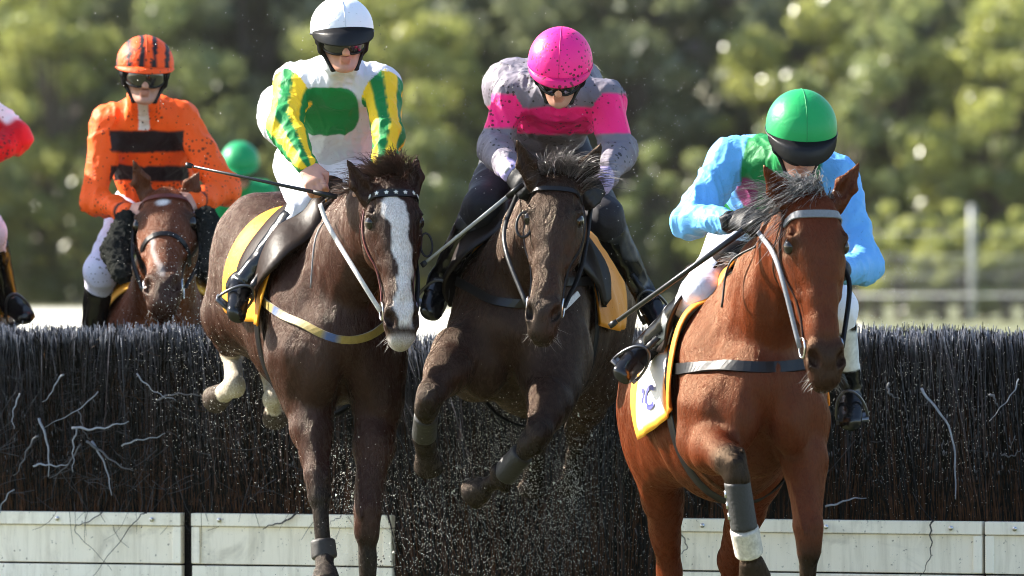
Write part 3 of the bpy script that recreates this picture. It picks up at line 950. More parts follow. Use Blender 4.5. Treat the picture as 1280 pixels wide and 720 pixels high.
    for key, s in (('FL', -1), ('FR', 1)):          # L/R as the camera sees them
        e, k_, fe, ho = [P(*q) for q in sp[key]]
        f.seg(loc(-.14, s * .15, -.06), e, S * .12, S * .09, S * .15, S * .105, side=Lv, k=.07, tag='arm')
        md = e + (k_ - e) * .35
        f.chain([e, md, k_ + (e - k_) * .1], [S * .082, S * .074, S * .046], [S * .098, S * .082, S * .05], side=Lv, k=.04, tag=key, s0=0, ds=.5)
        f.seg(k_ + unit(e - k_) * .04, k_ + unit(fe - k_) * .045, S * .050, S * .043, S * .050, S * .043, side=Lv, k=.018, tag=key, s0=1)
        fw = np.cross(Lv, unit(k_ - e)); fw = fw if fw[1] < 0 else -fw
        f.ell(e + (k_ - e) * .30 + fw * S * .045, (S * .05, S * .04, S * .13), (Lv, fw, unit(k_ - e)), k=.02, tag=key, s0=0)          # extensor muscle
        f.ell(e + (k_ - e) * .25 - s * Lv * S * .045 + fw * S * .02, (S * .035, S * .05, S * .12), (Lv, fw, unit(k_ - e)), k=.018, tag=key, s0=0)
        f.chain([e + (k_ - e) * .35 - s * Lv * S * .07 + fw * S * .02, e + (k_ - e) * .65 - s * Lv * S * .05 + fw * S * .035, k_ - s * Lv * S * .03 + fw * S * .045], [.006, .006, .005], k=.010, tag=key, s0=0)   # vein
        f.seg(k_, fe, S * .033, S * .028, S * .038, S * .036, side=Lv, k=.02, tag=key, s0=1)
        pd = unit(ho - fe)
        f.ell(fe, (S * .037, S * .042, S * .042), (Lv, np.cross(unit(fe - k_), Lv), unit(fe - k_)), k=.015, tag=key, s0=2)
        f.seg(fe, fe + (ho - fe) * .55, S * .033, S * .034, k=.015, tag=key, s0=2)
        f.seg(fe + (ho - fe) * .55, ho, S * .042, S * .058, k=.004, tag='hoof', cap=.25)
        H.legs[key] = (e, k_, fe, ho)
    for key, s in (('HL', -1), ('HR', 1)):
        st, hk_, fe, ho = [P(*q) for q in sp[key]]
        hip = loc(-1.22, s * .14, .08)
        f.seg(hip, st, S * .125, S * .10, S * .24, S * .135, side=Lv, k=.07, tag='thigh')
        md = st + (hk_ - st) * .4
        f.chain([st, md, hk_], [S * .088, S * .07, S * .042], [S * .115, S * .088, S * .05], side=Lv, k=.045, tag=key, s0=0, ds=.5)
        f.ell(hk_, (S * .043, S * .056, S * .06), (Lv, np.cross(unit(fe - hk_), Lv), unit(fe - hk_)), k=.025, tag=key, s0=1)
        f.seg(hk_, fe, S * .036, S * .031, S * .046, S * .038, side=Lv, k=.025, tag=key, s0=1)
        f.ell(fe, (S * .038, S * .043, S * .043), (Lv, np.cross(unit(fe - hk_), Lv), unit(fe - hk_)), k=.015, tag=key, s0=2)
        f.seg(fe, fe + (ho - fe) * .55, S * .034, S * .035, k=.015, tag=key, s0=2)
        f.seg(fe + (ho - fe) * .55, ho, S * .042, S * .056, k=.004, tag='hoof', cap=.25)
        H.legs[key] = (st, hk_, fe, ho)
    V, Fc = f.mesh(sp.get('res', .0085))
    # muscle relief
    N = vnormals(V, Fc)
    rel = noise3(V * [10, 10, 6]) * .006 + noise3(V * [24, 24, 14] + 7) * .003 + .0025 * (1 - 2 * np.abs(noise3(V * [16, 16, 7] + 3)))
    idx, tt = f.nearest(V)
    tags = np.array([q.tag for q in f.p])[idx]; s0 = np.array([q.s0 for q in f.p])[idx]
    damp = np.where(np.isin(tags, ['head', 'ear', 'hoof', 'muzzle']), .35, 1.0)
    V = V + N * (rel * damp)[:, None]
    # pigment
    coat, dark = lin(sp['coat']), lin(sp['points'])
    col = np.tile(coat, (len(V), 1)) * (1 + .12 * noise3(V * 3.1))[:, None]
    def blend(mask, c):
        nonlocal col
        col = col * (1 - mask[:, None]) + np.asarray(c) * mask[:, None]
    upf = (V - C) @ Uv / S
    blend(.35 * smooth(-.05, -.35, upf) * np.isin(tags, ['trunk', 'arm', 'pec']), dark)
    rel3 = V - a
    ht = rel3 @ n / HL; hu = rel3 @ hs / hk; hv = rel3 @ hf / hk
    ish = np.isin(tags, ['head', 'muzzle', 'ear'])
    blend(sp.get('muzzle_dark', .9) * smooth(.70, .86, ht + .25 * np.abs(hu)) * ish, lin((30, 24, 22)))
    blend(.35 * ish * smooth(.02, .05, hv) * sp.get('face_dark', 0), dark)
    blend(.75 * ish * np.exp(-(((ht - .275) / .07) ** 2 + ((np.abs(hu) - .09) / .035) ** 2)), dark)
    blend(.4 * np.isin(tags, ['ear']), dark * .5 + coat * .5)
    def along(key):
        J4 = H.legs[key]; best = np.full(len(V), 9.0); sv = np.zeros(len(V))
        for i in range(3):
            ab = J4[i + 1] - J4[i]; t = np.clip((V - J4[i]) @ ab / (ab @ ab), 0, 1)
            dd = np.linalg.norm(V - J4[i] - t[:, None] * ab, axis=1); m = dd < best
            best[m] = dd[m]; sv[m] = (i + t)[m]
        return sv
    for key, lim in sp['black'].items():
        s = along(key)
        blend(np.isin(tags, [key]) * smooth(lim - .25, lim + .25, s), dark)
    for key, lim in sp.get('socks', {}).items():
        s = along(key)
        blend(np.isin(tags, [key]) * smooth(lim - .1, lim + .1, s), lin((205, 196, 178)))
    blend(1.0 * np.isin(tags, ['hoof']), lin((34, 30, 28)))
    for key in sp.get('socks', {}):
        near = np.linalg.norm(V - H.legs[key][3], axis=1) < .12
        blend(1.0 * (np.isin(tags, ['hoof']) & near), lin((70, 62, 54)))
    if 'marks' in sp:
        nzv = noise3(V * 22) * .009 + noise3(V * 50) * .003
        for fn in sp['marks']:
            blend(ish * fn(ht, hu + nzv, hv), lin((240, 238, 236)))
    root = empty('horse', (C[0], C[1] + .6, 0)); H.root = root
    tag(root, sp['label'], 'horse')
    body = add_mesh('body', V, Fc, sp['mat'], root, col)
    # eyes
    for s in (-1, 1):
        e = Field(); e.ell(hp(.277, s * .088, .015), (.020 * hk, .026 * hk, .026 * hk), (hs, n, hf)); v, q = e.mesh(.004)
        add_mesh('eye', v, q, M['eye'], root)
    # mane and forelock
    r = np.random.default_rng(sp.get('seed', 3))
    fl = sp.get('forelock', {})
    nn = fl.get('n', 420)
    nl = fl.get('locks', 34); lk = r.integers(0, nl, nn)
    lu = r.normal(0, .03, nl); lv = r.uniform(-.10, .0, nl); lt = r.uniform(-.03, .05, nl)
    uu = lu[lk] + r.normal(0, .007, nn); rt = np.array([hp(lt[k] + .015 * r.normal(), q, lv[k] + .01 * r.normal()) for q, k in zip(uu, lk)])
    ldir = r.normal(0, fl.get('spread', .35), (nl, 3))
    base = np.array(fl.get('dir', (0, -.3, 1.0)))
    dr = base + ldir[lk] + r.normal(0, .09, (nn, 3)) + np.outer(uu * fl.get('fan', 14), hs)
    strands('forelock', rt, dr, fl.get('len', .13), fl.get('grav', (0, 0, -.25)), M['hair'], root, lin(fl.get('c0', (24, 20, 18))), lin(fl.get('c1', (70, 58, 48))), n=5, r0=.0021, curl=.022, seed=sp.get('seed', 3))
    nn = 500
    tN = r.random(nn)
    crest = np.array([hp(.02, 0, -.12) * (1 - t) + loc(-.36, 0, .50) * t for t in tN])
    top, gN = f.only(['neck', 'trunk', 'head']).project(crest + Uv * .12 - Fv * .05, .0, 10)
    dr = np.outer(np.ones(nn), Uv * .8 - Fv * .5) + Lv * sp.get('maneside', -.6) + r.normal(0, .3, (nn, 3))
    strands('mane', top, dr, .11, (0, 0, -.5), M['hair'], root, lin(fl.get('c0', (24, 20, 18))), lin(fl.get('c1', (70, 58, 48))), n=5, r0=.0022, curl=.02, seed=9)
    # tail
    tb = loc(-1.58, 0, .28); nn = 260
    rt = tb + r.normal(0, .022, (nn, 3)); dr = -Fv * 1.0 + np.array([0, 0, -.15]) + r.normal(0, .12, (nn, 3))
    strands('tail', rt, dr, .5, (0, 0, -.4), M['hair'], root, lin((20, 17, 16)), lin((50, 40, 34)), n=7, r0=.004, curl=.05, seed=4)
    # chin whiskers
    nn = 46
    rt = np.array([hp(.93 + .08 * r.random(), r.uniform(-.05, .05), -.05 + .05 * r.random()) for _ in range(nn)])
    rt, gN = f.project(rt, -.002, 8)
    strands('whiskers', rt, gN + n * .5 + r.normal(0, .3, (nn, 3)), .045, (0, 0, -.2), M['hair'], root, lin((60, 50, 44)), lin((170, 160, 150)), n=3, r0=.0008, curl=.004, seed=6)
    return H

def strap_on(H, name, pts, w, th, mat, parent=None, off=.003, closed=False, n=8, field=None, col=None, raw=False):
    f = field or H.f
    q = catmull(pts + ([pts[0]] if closed else []), n)
    if closed: q = q[:-1]
    q, g = f.project(np.array(q), off, 10)
    for _ in range(2):      # relax
        q2 = q.copy(); q2[1:-1] = .5 * q[1:-1] + .25 * (q[2:] + q[:-2]); q = q2
    mb = MB(); mb.band(q, g, w, th, closed, col)
    if raw: return q, g
    return mb.build(name, mat, parent or H.root, False)

def ring(c, ax1, ax2, r1, r2, n=24):
    return [np.asarray(c) + np.asarray(ax1) * r1 * math.cos(2 * math.pi * i / n) + np.asarray(ax2) * r2 * math.sin(2 * math.pi * i / n) for i in range(n)]

def bridle(H, brow_mat, strap_mat, noseband=None, browcol=None, bw=.012, cheek_side=(-1, 1), stars=False):
    hp, hk = H.hp, H.hk
    head = H.f.only(['head', 'muzzle'])
    b = strap_on(H, 'bridle', [hp(.13, -.10, -.04), hp(.03, -.075, -.05), hp(-.03, 0, -.06), hp(.03, .075, -.05), hp(.13, .10, -.04)], .009, .004, strap_mat, field=head)
    bb = strap_on(H, 'browband', [hp(.135, -.098, -.02), hp(.125, -.06, .05), hp(.125, 0, .07), hp(.125, .06, .05), hp(.135, .098, -.02)], bw, .005, brow_mat, b, field=head, col=browcol)
    for s in cheek_side:
        strap_on(H, 'cheek_strap', [hp(.13, s * .10, -.04), hp(.32, s * .10, -.05), hp(.52, s * .07, -.03), hp(.74, s * .055, -.02)], .0075, .004, strap_mat, b, field=head)
        mb = MB(); mb.tube(ring(hp(.80, s * .062, -.02), H.hn, H.hf, .032 * hk, .032 * hk), .0042, 8, closed=True); mb.build('bit_ring', M['metal'], b)
    if noseband:
        strap_on(H, 'noseband', [hp(.50, -.07, -.06), hp(.48, -.06, .02), hp(.47, 0, .06), hp(.48, .06, .02), hp(.50, .07, -.06)], .011, .005, noseband, b, field=head)
    strap_on(H, 'throat_lash', [hp(.12, -.09, -.06), hp(.30, -.09, -.14), hp(.38, 0, -.20), hp(.30, .09, -.14), hp(.12, .09, -.06)], .006, .004, strap_mat, b, field=H.f.only(['head', 'neck']))
    if stars:
        q, g = strap_on(H, 'x', [hp(.135, -.098, -.02), hp(.125, -.06, .05), hp(.125, 0, .07), hp(.125, .06, .05), hp(.135, .098, -.02)], bw, .005, brow_mat, b, field=head, raw=True)
        d = np.r_[0, np.cumsum(np.linalg.norm(np.diff(q, axis=0), axis=1))]
        k = 9
        for i in range(k):
            x = d[-1] * (i + .5) / k
            c = np.array([np.interp(x, d, q[:, j]) for j in range(3)]); nrm = unit([np.interp(x, d, g[:, j]) for j in range(3)])
            t = unit([np.interp(x + .01, d, q[:, j]) - np.interp(x - .01, d, q[:, j]) for j in range(3)]); u = np.cross(nrm, t)
            u = u if u[2] > 0 else -u
            v = []
            for lift in (.0052, .0085):
                for j in range(10):
                    rr = .0095 if j % 2 == 0 else .0042
                    an = math.pi / 2 + j * math.pi / 5
                    v.append(c + nrm * lift + rr * (math.cos(an) * t + math.sin(an) * u))
            v.append(c + nrm * .0095)
            fc = [(j, (j + 1) % 10, 10 + (j + 1) % 10, 10 + j) for j in range(10)] + [(10 + j, 10 + (j + 1) % 10, 20) for j in range(10)]
            mb = MB(); mb.add(v, fc); mb.build('star', M['white_paint'], bb, False)
    return b

def wrap(H, xl, th, off, side_sign):
    """points on the barrel: xl along the horse, th from the spine (rad) on side_sign"""
    f = H.trunk_f if hasattr(H, 'trunk_f') else None
    if f is None:
        f = H.trunk_f = H.f.only(['trunk', 'shoulder', 'haunch'])
    xl = np.asarray(xl, float); th = np.asarray(th, float)
    c = np.array([H.loc(x, 0, .08) for x in xl])
    d = np.cos(th)[:, None] * H.U + (np.sin(th) * side_sign)[:, None] * H.L
    r = np.full(len(xl), .75 * H.S)
    for _ in range(40):
        q = c + d * r[:, None]
        r = r - (f.eval(q) - off) * .8
    q = c + d * r[:, None]
    return q, d

def wrap_patch(H, name, quad, off, th, mat, parent, side, nx=16, ny=20, colfn=None, flare=0.0):
    """quad(u,v)->(xl,theta) for u,v in 0..1; a cloth of thickness th lying on the barrel"""
    u, v = np.meshgrid(np.linspace(0, 1, nx), np.linspace(0, 1, ny))
    uv = np.array([quad(a, b) for a, b in zip(u.ravel(), v.ravel())])
    ripple = .006 * np.sin(uv[:, 0] * 40 + v.ravel() * 5) * v.ravel() ** 2
    q, d = wrap(H, uv[:, 0], uv[:, 1], off, side)
    q = q + d * (ripple + flare * v.ravel() ** 2)[:, None]
    # let the lower edge hang instead of following the belly round
    top = q; bot = q + d * th
    Vv = np.concatenate([top, bot]); n = nx * ny; Fc = []
    for j in range(ny - 1):
        for i in range(nx - 1):
            a = j * nx + i
            Fc.append((a, a + 1, a + nx + 1, a + nx)); Fc.append((n + a, n + a + nx, n + a + nx + 1, n + a + 1))
    bd = [i for i in range(nx)] + [j * nx + nx - 1 for j in range(1, ny)] + [(ny - 1) * nx + i for i in range(nx - 2, -1, -1)] + [j * nx for j in range(ny - 2, 0, -1)]
    for i in range(len(bd)):
        a, b = bd[i], bd[(i + 1) % len(bd)]
        Fc.append((a, b, n + b, n + a))
    cols = None
    if colfn is not None:
        c = np.array([colfn(a, b) for a, b in zip(u.ravel(), v.ravel())]); cols = np.concatenate([c, c])
    o = add_mesh(name, Vv, Fc, mat, parent, cols)
    me = o.data; bm = bmesh.new(); bm.from_mesh(me); bmesh.ops.recalc_face_normals(bm, faces=bm.faces); bm.to_mesh(me); bm.free()
    return o

def text_on(H, txt, x0, th0, size, side, off, mat, parent):
    cu = bpy.data.curves.new('lettering', 'FONT'); cu.body = txt; cu.size = size; cu.align_x = 'CENTER'; cu.offset = .004
    o = bpy.data.objects.new('lettering', cu); COL.objects.link(o)
    bpy.context.view_layer.update()
    me = o.to_mesh(); v = np.array([tuple(q.co) for q in me.vertices]); fc = [tuple(p.vertices) for p in me.polygons]
    o.to_mesh_clear(); bpy.data.objects.remove(o); bpy.data.curves.remove(cu)
    if not len(v): return
    fwd = 1 if side < 0 else -1
    q, d = wrap(H, x0 + fwd * v[:, 0], th0 - v[:, 1] / .32, off, side)
    add_mesh('lettering', q, fc, mat, parent, smooth_shade=False)

def tack(H, cloth_cols, flap_mat=None, girth_mat=None, text=None, cloth_x=(-1.02, -.34), cloth_th=1.55, flap=True, flap_x=(-.62, -.28), flap_th=1.2, patch=(.35, .8, .08, .72), text_at=(-.72, 1.12, .13), front_panel=None):
    root = H.root
    ca, cb, cc = [lin(q) for q in cloth_cols]
    def colfn(u, v):
        e = min(u, 1 - u, 1 - v)
        c = cb if (v > patch[0] and v < patch[1] and u < patch[3] and u > patch[2]) else ca
        if front_panel is not None and u > .62: return lin(front_panel)
        return cc if e < .05 else c
    for s in (-1, 1):
        cl = wrap_patch(H, 'saddle_cloth', lambda u, v: (cloth_x[0] + (cloth_x[1] - cloth_x[0]) * u + .06 * v, .05 + cloth_th * v * (1 - .12 * (u - .3) ** 2)), .012, .006, M['cloth'], root, s, 26, 26, colfn, .02)
        if text: text_on(H, text[0 if s < 0 else 1], text_at[0], text_at[1], text_at[2], s, .034, M['blue_print'], cl)
        if flap:
            sf = wrap_patch(H, 'saddle_flap', lambda u, v: (flap_x[0] + (flap_x[1] - flap_x[0]) * (u if v < .5 else .5 + (u - .5) * math.sqrt(max(.02, 1 - ((v - .5) / .5) ** 2))) + .05 * math.sin(v * 3.1) - .03, .08 + flap_th * v), .030, .012, flap_mat or M['saddle'], root, s, 14, 16, None, .015)
    # saddle seat
    f = Field()
    f.chain([H.loc(-.40, 0, .56), H.loc(-.55, 0, .53), H.loc(-.78, 0, .56)], [.07, .10, .12], [.045, .03, .035], side=H.L, k=.03)
    v, q = f.mesh(.008); add_mesh('saddle', v, q, flap_mat or M['saddle'], root)
    # girth all the way round
    th = np.linspace(.6, 2 * math.pi - .6, 44)
    for nm, x, w in (('girth', -.46, .045),):
        q, d = wrap(H, np.full(len(th), x), th, .022, 1)
        mb = MB(); mb.band(q, d, w, .006); mb.build(nm, girth_mat or M['leather_black'], root)

def breast_strap(H, path, w, mat, colfn=None, name='breastplate', th=.007):
    f = H.f.only(['trunk', 'shoulder', 'pec', 'neck', 'arm'])
    q = np.array(catmull([H.loc(*p) for p in path], 10))
    q, g = f.project(q, .006, 14)
    for _ in range(6):
        q[1:-1] = .5 * q[1:-1] + .25 * (q[2:] + q[:-2])
    mb = MB(); mb.band(q, g, w, th)
    cols = None
    if colfn is not None:
        m = len(q); cols = np.array([colfn(i / (m - 1), j) for i in range(m) for j in range(4)])
    return add_mesh(name, np.array(mb.v), mb.f, mat, H.root, cols, False)

def rein(H, name, pts, mat, w=.008, parent=None, tube=False):
    q = catmull([np.asarray(p) for p in pts], 8)
    mb = MB()
    if tube: mb.tube(q, w, 8)
    else: mb.band(q, [np.array([-.35, -1.0, .1])] * len(q), w, .003)
    return mb.build(name, mat, parent or H.root)
# ------------------------------------------------------------------ riders
def hand_prims(f, w, hnd, back, inward_up, grow=0.0, tag='hand', sc=1.0):
    Y = unit(hnd - w); Z = unit(np.asarray(back, float) - Y * np.dot(back, Y)); X = np.cross(Y, Z)
    if np.dot(X, inward_up) < 0: X = -X
    q = lambda x, y, z: w + sc * (X * x + Y * y + Z * z)
    f.seg(w - Y * .02, q(0, .03, 0), .027 + grow, .03 + grow, .021 + grow, .02 + grow, side=X, k=.015, tag=tag)
    f.seg(q(0, .025, 0), q(0, .082, 0), .034 + grow, .041 + grow, .018 + grow, .015 + grow, side=X, k=.012, tag=tag)
    for x, l in ((.031, .94), (.0105, 1.04), (-.0105, 1.0), (-.030, .84)):
        a, b, c, d = q(x, .085, 0), q(x * 1.02, .085 + .036 * l, -.012), q(x, .085 + .034 * l, -.042 * l), q(x * .95, .083, -.052 * l)
        f.seg(a, b, .0098 + grow, .0094 + grow, k=.005, tag=tag)
        f.seg(b, c, .0094 + grow, .0088 + grow, k=.004, tag=tag)
        f.seg(c, d, .0088 + grow, .0078 + grow, k=.004, tag=tag)
    a, b, c = q(.030, .03, -.004), q(.052, .062, -.018), q(.036, .092, -.032)
    f.seg(a, b, .014 + grow, .0115 + grow, k=.010, tag=tag)
    f.seg(b, c, .0112 + grow, .0095 + grow, k=.004, tag=tag)

def build_rider(sp):
    R = Horse(); R.sp = sp
    J = {k: P(*v) for k, v in sp['J'].items()}
    R.J = J
    yw, pt, rl = [math.radians(q) for q in sp['head_rot']]
    hF = np.array([math.sin(yw) * math.cos(pt), -math.cos(yw) * math.cos(pt), -math.sin(pt)])
    hX = np.array([math.cos(yw), math.sin(yw), 0]); hU = np.cross(hF, hX)
    hX, hU = hX * math.cos(rl) + hU * math.sin(rl), hU * math.cos(rl) - hX * math.sin(rl)
    K = sp.get('headk', 1.0)
    hd = lambda x, y, z: J['head'] + K * (hX * x + hF * y + hU * z)
    hax = (hX, hF, hU)
    R.hd = hd
    root = empty('person', ((J['hipL'][0] + J['hipR'][0]) / 2, (J['hipL'][1] + J['hipR'][1]) / 2, min(J['toeL'][2], J['toeR'][2])))
    tag(root, sp['label'], 'person'); R.root = root
    shM = (J['shL'] + J['shR']) / 2; hipM = (J['hipL'] + J['hipR']) / 2
    side = unit(J['shR'] - J['shL']); spine = unit(shM - hipM)
    frontd = np.cross(spine, side); frontd = frontd if frontd[1] < 0 else -frontd     # chest towards camera / ground
    tor = [hipM, hipM * .67 + shM * .33 - frontd * .05, hipM * .3 + shM * .7 - frontd * .045, shM + spine * .01 - frontd * .01]
    R.tor, R.side, R.spine, R.frontd, R.shM, R.hipM = tor, side, spine, frontd, shM, hipM

    def torso(f, g, legs=True, arms=True, t='torso'):
        f.chain(tor, [.135 + g, .135 + g, .163 + g, .115 + g], [.105 + g, .095 + g, .115 + g, .075 + g], side=side, k=.05, tag=t)
        for s in 'LR':
            f.seg(shM + spine * .015, J['sh' + s], .066 + g, .052 + g, k=.06, tag=t)
    def arms_(f, g):
        for s in 'LR':
            sh, el, wr = J['sh' + s], J['el' + s], J['wr' + s]
            f.seg(sh, el, .052 + g, .046 + g, k=.04, tag='arm' + s, s0=0)
            f.seg(el, wr, .047 + g, .030 + g * .9, k=.03, tag='arm' + s, s0=1)
    # ---- body (one continuous skin)
    b = Field()
    torso(b, -.012); arms_(b, -.012)
    for s in 'LR':
        b.seg(J['hip' + s], J['kn' + s], .075, .05, k=.05, tag='leg')
        b.seg(J['kn' + s], J['an' + s], .047, .034, k=.03, tag='leg')
        b.seg(J['an' + s], J['an' + s] * .9 + J['toe' + s] * .1, .022, .016, k=.02, tag='leg')
    b.seg(shM + spine * .02, hd(0, -.03, -.06), .058, .052, k=.03, tag='neck')
    b.ell(hd(0, -.015, .028), (.074 * K, .094 * K, .088 * K), hax, k=.02, tag='head')
    b.seg(hd(0, .02, .0), hd(0, .045, -.082), .064 * K, .038 * K, .052 * K, .03 * K, side=hX, k=.03, tag='head')
    b.seg(hd(0, .088, .008), hd(0, .108, -.03), .009 * K, .0135 * K, k=.012, tag='head')
    b.seg(hd(-.036, .08, .022), hd(.036, .08, .022), .012 * K, k=.015, tag='head')
    for s in (-1, 1):
        b.ell(hd(s * .04, .062, -.018), (.024 * K, .022 * K, .024 * K), hax, k=.02, tag='head')
        b.ell(hd(s * .014, .098, -.034), (.009 * K,) * 3, hax, k=.008, tag='head')
        b.seg(hd(s * .058, .0, -.055), hd(s * .022, .06, -.098), .016 * K, .014 * K, k=.02, tag='head')
        b.ell(hd(s * .079, -.012, -.005), (.009 * K, .019 * K, .03 * K), hax, k=.01, tag='head')
        b.ell(hd(s * .03, .094, .008), (.014 * K, .012 * K, .009 * K), hax, k=.012, sub=True)
    b.ell(hd(0, .076, -.096), (.022 * K, .02 * K, .017 * K), hax, k=.018, tag='head')
    b.ell(hd(0, .086, -.055), (.024 * K, .012 * K, .008 * K), hax, k=.008, tag='lips')
    b.ell(hd(0, .084, -.068), (.021 * K, .012 * K, .008 * K), hax, k=.008, tag='lips')
    b.seg(hd(-.022, .097, -.0615), hd(.022, .097, -.0615), .003 * K, k=.005, sub=True)
    outw = {'L': -side, 'R': side}
    hb = sp.get('handback', {}); gl = sp.get('gloves', None)
    for s in 'LR':
        back = np.array(hb.get(s, outw[s] * .8 + np.array([0, -.5, .4])), float)
        hand_prims(b, J['wr' + s], J['hd' + s], back, -outw[s] * .5 + np.array([0, -.1, .8]))
    V, F = b.mesh(sp.get('body_res', .0075))
    idx, tt = b.nearest(V); tg = np.array([q.tag for q in b.p])[idx]
    skin = lin(sp.get('skin', (196, 142, 118)))
    c = np.tile(skin, (len(V), 1)) * (1 + .10 * noise3(V * 30))[:, None]
    lp = np.isin(tg, ['lips']); c[lp] = c[lp] * [.82, .68, .68]
    rel = V - J['head']; st = (np.isin(tg, ['head']) & (rel @ hU < -.045))
    c[st] = c[st] * [.80, .78, .78]
    add_mesh('body', V, F, M['skin'], root, c)
    # ---- jersey
    f = Field(); torso(f, .012); arms_(f, .012)
    for q, rr in sp.get('balloon', []): f.ell(P(*q), rr, k=.06, tag='torso')      # silk filled by the wind
    f.seg(shM + spine * .03, hd(0, -.03, -.075), .068, .062, k=.03, tag='collar')
    V, F = f.mesh(sp.get('res', .0065))
    N = vnormals(V, F)
    wv = V * [19, 19, 9] + .6 * np.stack([noise3(V * 8), noise3(V * 8 + 9), noise3(V * 8 + 17)], 1)
    fold = .007 * (1 - 2.2 * np.abs(noise3(wv * .8)) ** .7) + .009 * noise3(V * 6 + 31) + .0035 * (1 - 2 * np.abs(noise3(wv * 1.8 + 50)) ** .7)
    idx, tt = f.nearest(V); tg = np.array([q.tag for q in f.p])[idx]; s0 = np.array([q.s0 for q in f.p])[idx]
    # trim the silk at the cuffs
    V2 = V + N * fold[:, None]
    cols = sp['jersey'](R, V, tg, s0 + tt, f)
    add_mesh('jersey', V2, F, M[sp.get('silk', 'silk')], root, cols)
    # ---- breeches
    f = Field()
    f.ell(hipM - spine * .0, (.165, .125, .12), (side, np.cross(spine, side), spine), k=.05, tag='pelvis')
    for s in 'LR':
        f.seg(J['hip' + s], J['kn' + s], .10, .066, k=.05, tag='thigh', s0=0)
        f.seg(J['kn' + s], J['kn' + s] * .8 + J['an' + s] * .2, .064, .056, k=.03, tag='shin', s0=1)
    V, F = f.mesh(sp.get('res', .0065)); N = vnormals(V, F)
    wv = V * [13, 13, 13] + .8 * np.stack([noise3(V * 7), noise3(V * 7 + 9), noise3(V * 7 + 17)], 1)
    V2 = V + N * (.005 * (1 - 2 * np.abs(noise3(wv))))[:, None]
    bc = np.tile(lin(sp['breeches']), (len(V), 1))
    if 'breeches_fn' in sp: bc = sp['breeches_fn'](V, bc)
    add_mesh('breeches', V2, F, M[sp.get('breeches_mat', 'breeches')], root, bc)
    # ---- boots
    for s in 'LR':
        f = Field(); kn, an, to = J['kn' + s], J['an' + s], J['toe' + s]
        top = kn * .82 + an * .18
        f.seg(top, an, .060, .041, k=.02, tag='shaft', cap=.2)
        fd = unit(to - an); up = unit((kn - an) - fd * np.dot(kn - an, fd)); sd = np.cross(fd, up)
        f.seg(an - up * .03 - fd * .02, to - up * .015, .044, .041, .040, .031, side=sd, k=.025, tag='foot')
        f.seg(an - up * .050 - fd * .045, an - up * .060 - fd * .02, .036, .036, .030, .030, side=sd, k=.015, tag='foot')
        V, F = f.mesh(.0075); N = vnormals(V, F)
        V2 = V + N * (.003 * noise3(V * 30))[:, None]
        idx, tt = f.nearest(V); tg = np.array([q.tag for q in f.p])[idx]
        c = np.tile(lin((20, 20, 22)), (len(V), 1))
        if 'boot_fn' in sp: c = sp['boot_fn'](s, V, tg, tt, c, noise3)
        bt = add_mesh('boot', V2, F, M['boot'], root, c)
        # stirrup iron round the foot + leather
        cc = an - up * .03 + (to - an) * .45
        mb = MB()
        arch = [cc - up * .045 + sd * .055 * math.cos(a) + up * .125 * max(0, math.sin(a)) * 1.0 for a in np.linspace(0, math.pi, 16)]
        mb.tube(arch, .0055, 8)
        mb.box(cc - up * .052 - sd * .058 - fd * .02, sd * .116, fd * .04, up * .010)
        so = mb.build('stirrup', M['dark_metal'], root)
        if sp.get('leathers', True):
            inn = sp['saddle_pt'][s] if 'saddle_pt' in sp else (hipM * .4 + J['kn' + s] * .6)
            q = catmull([cc + up * .075, (cc + up * .08) * .5 + inn * .5, inn], 6)
            mb = MB(); mb.band(q, [np.array([-.3, -1, .2])] * len(q), .011, .004); mb.build('stirrup_leather', M['leather_black'], so)
    # ---- gloves
    if gl is not None:
        for s in 'LR':
            if s not in gl: continue
            f = Field(); back = np.array(hb.get(s, outw[s] * .8 + np.array([0, -.5, .4])), float)
            hand_prims(f, J['wr' + s], J['hd' + s], back, -outw[s] * .5 + np.array([0, -.1, .8]), grow=.0035)
            V, F = f.mesh(.005); c = np.tile(lin(gl[s]), (len(V), 1))
            add_mesh('glove', V, F, M['glove'], root, c)
            Y = unit(J['hd' + s] - J['wr' + s])
            mb = MB(); o1 = unit(np.cross(Y, [0.2, 0.1, 1])); o2 = np.cross(Y, o1)
            rg = ring(J['wr' + s] + Y * .004, o1, o2, .034, .03, 20)
            mb.band(rg, [q - J['wr' + s] for q in rg], .012, .004, closed=True); mb.build('glove_strap', M[sp.get('glove_strap', 'leather_black')], root)
    # ---- helmet
    hc = np.array([0, -.012, .036]); hr = np.array([.117, .136, .117])
    na, nr = 56, 22
    def rim(az):   # elevation angle of the lower edge; az = 0 at the front
        return math.radians(4 - 27 * (1 - math.cos(az)) / 2)
    def dome(grow):
        V = []
        for j in range(nr):
            for i in range(na):
                az = 2 * math.pi * i / na; e0 = rim(az); el = e0 + (math.pi / 2 - e0) * (j / (nr - 1)) ** .92
                V.append(hc + (hr + grow) * [math.cos(el) * math.sin(az), math.cos(el) * math.cos(az), math.sin(el)])
        return np.array(V)
    Vo, Vi = dome(0), dome(-.012)
    n = na * nr; F = []
    for j in range(nr - 1):
        for i in range(na):
            a, bq, cq, d = j * na + i, j * na + (i + 1) % na, (j + 1) * na + (i + 1) % na, (j + 1) * na + i
            F.append((a, d, cq, bq)); F.append((n + a, n + bq, n + cq, n + d))
    for i in range(na): F.append((i, (i + 1) % na, n + (i + 1) % na, n + i))
    Vl = np.concatenate([Vo, Vi]); V = np.array([hd(*q) for q in Vl])
    hcol = np.array([sp['helmet'](q - hc) for q in Vl])
    hel = add_mesh('helmet', V, F, M[sp.get('helmet_mat', 'helmet')], root, hcol)
    # seam ridge and lower trim
    mb = MB()
    rg = []
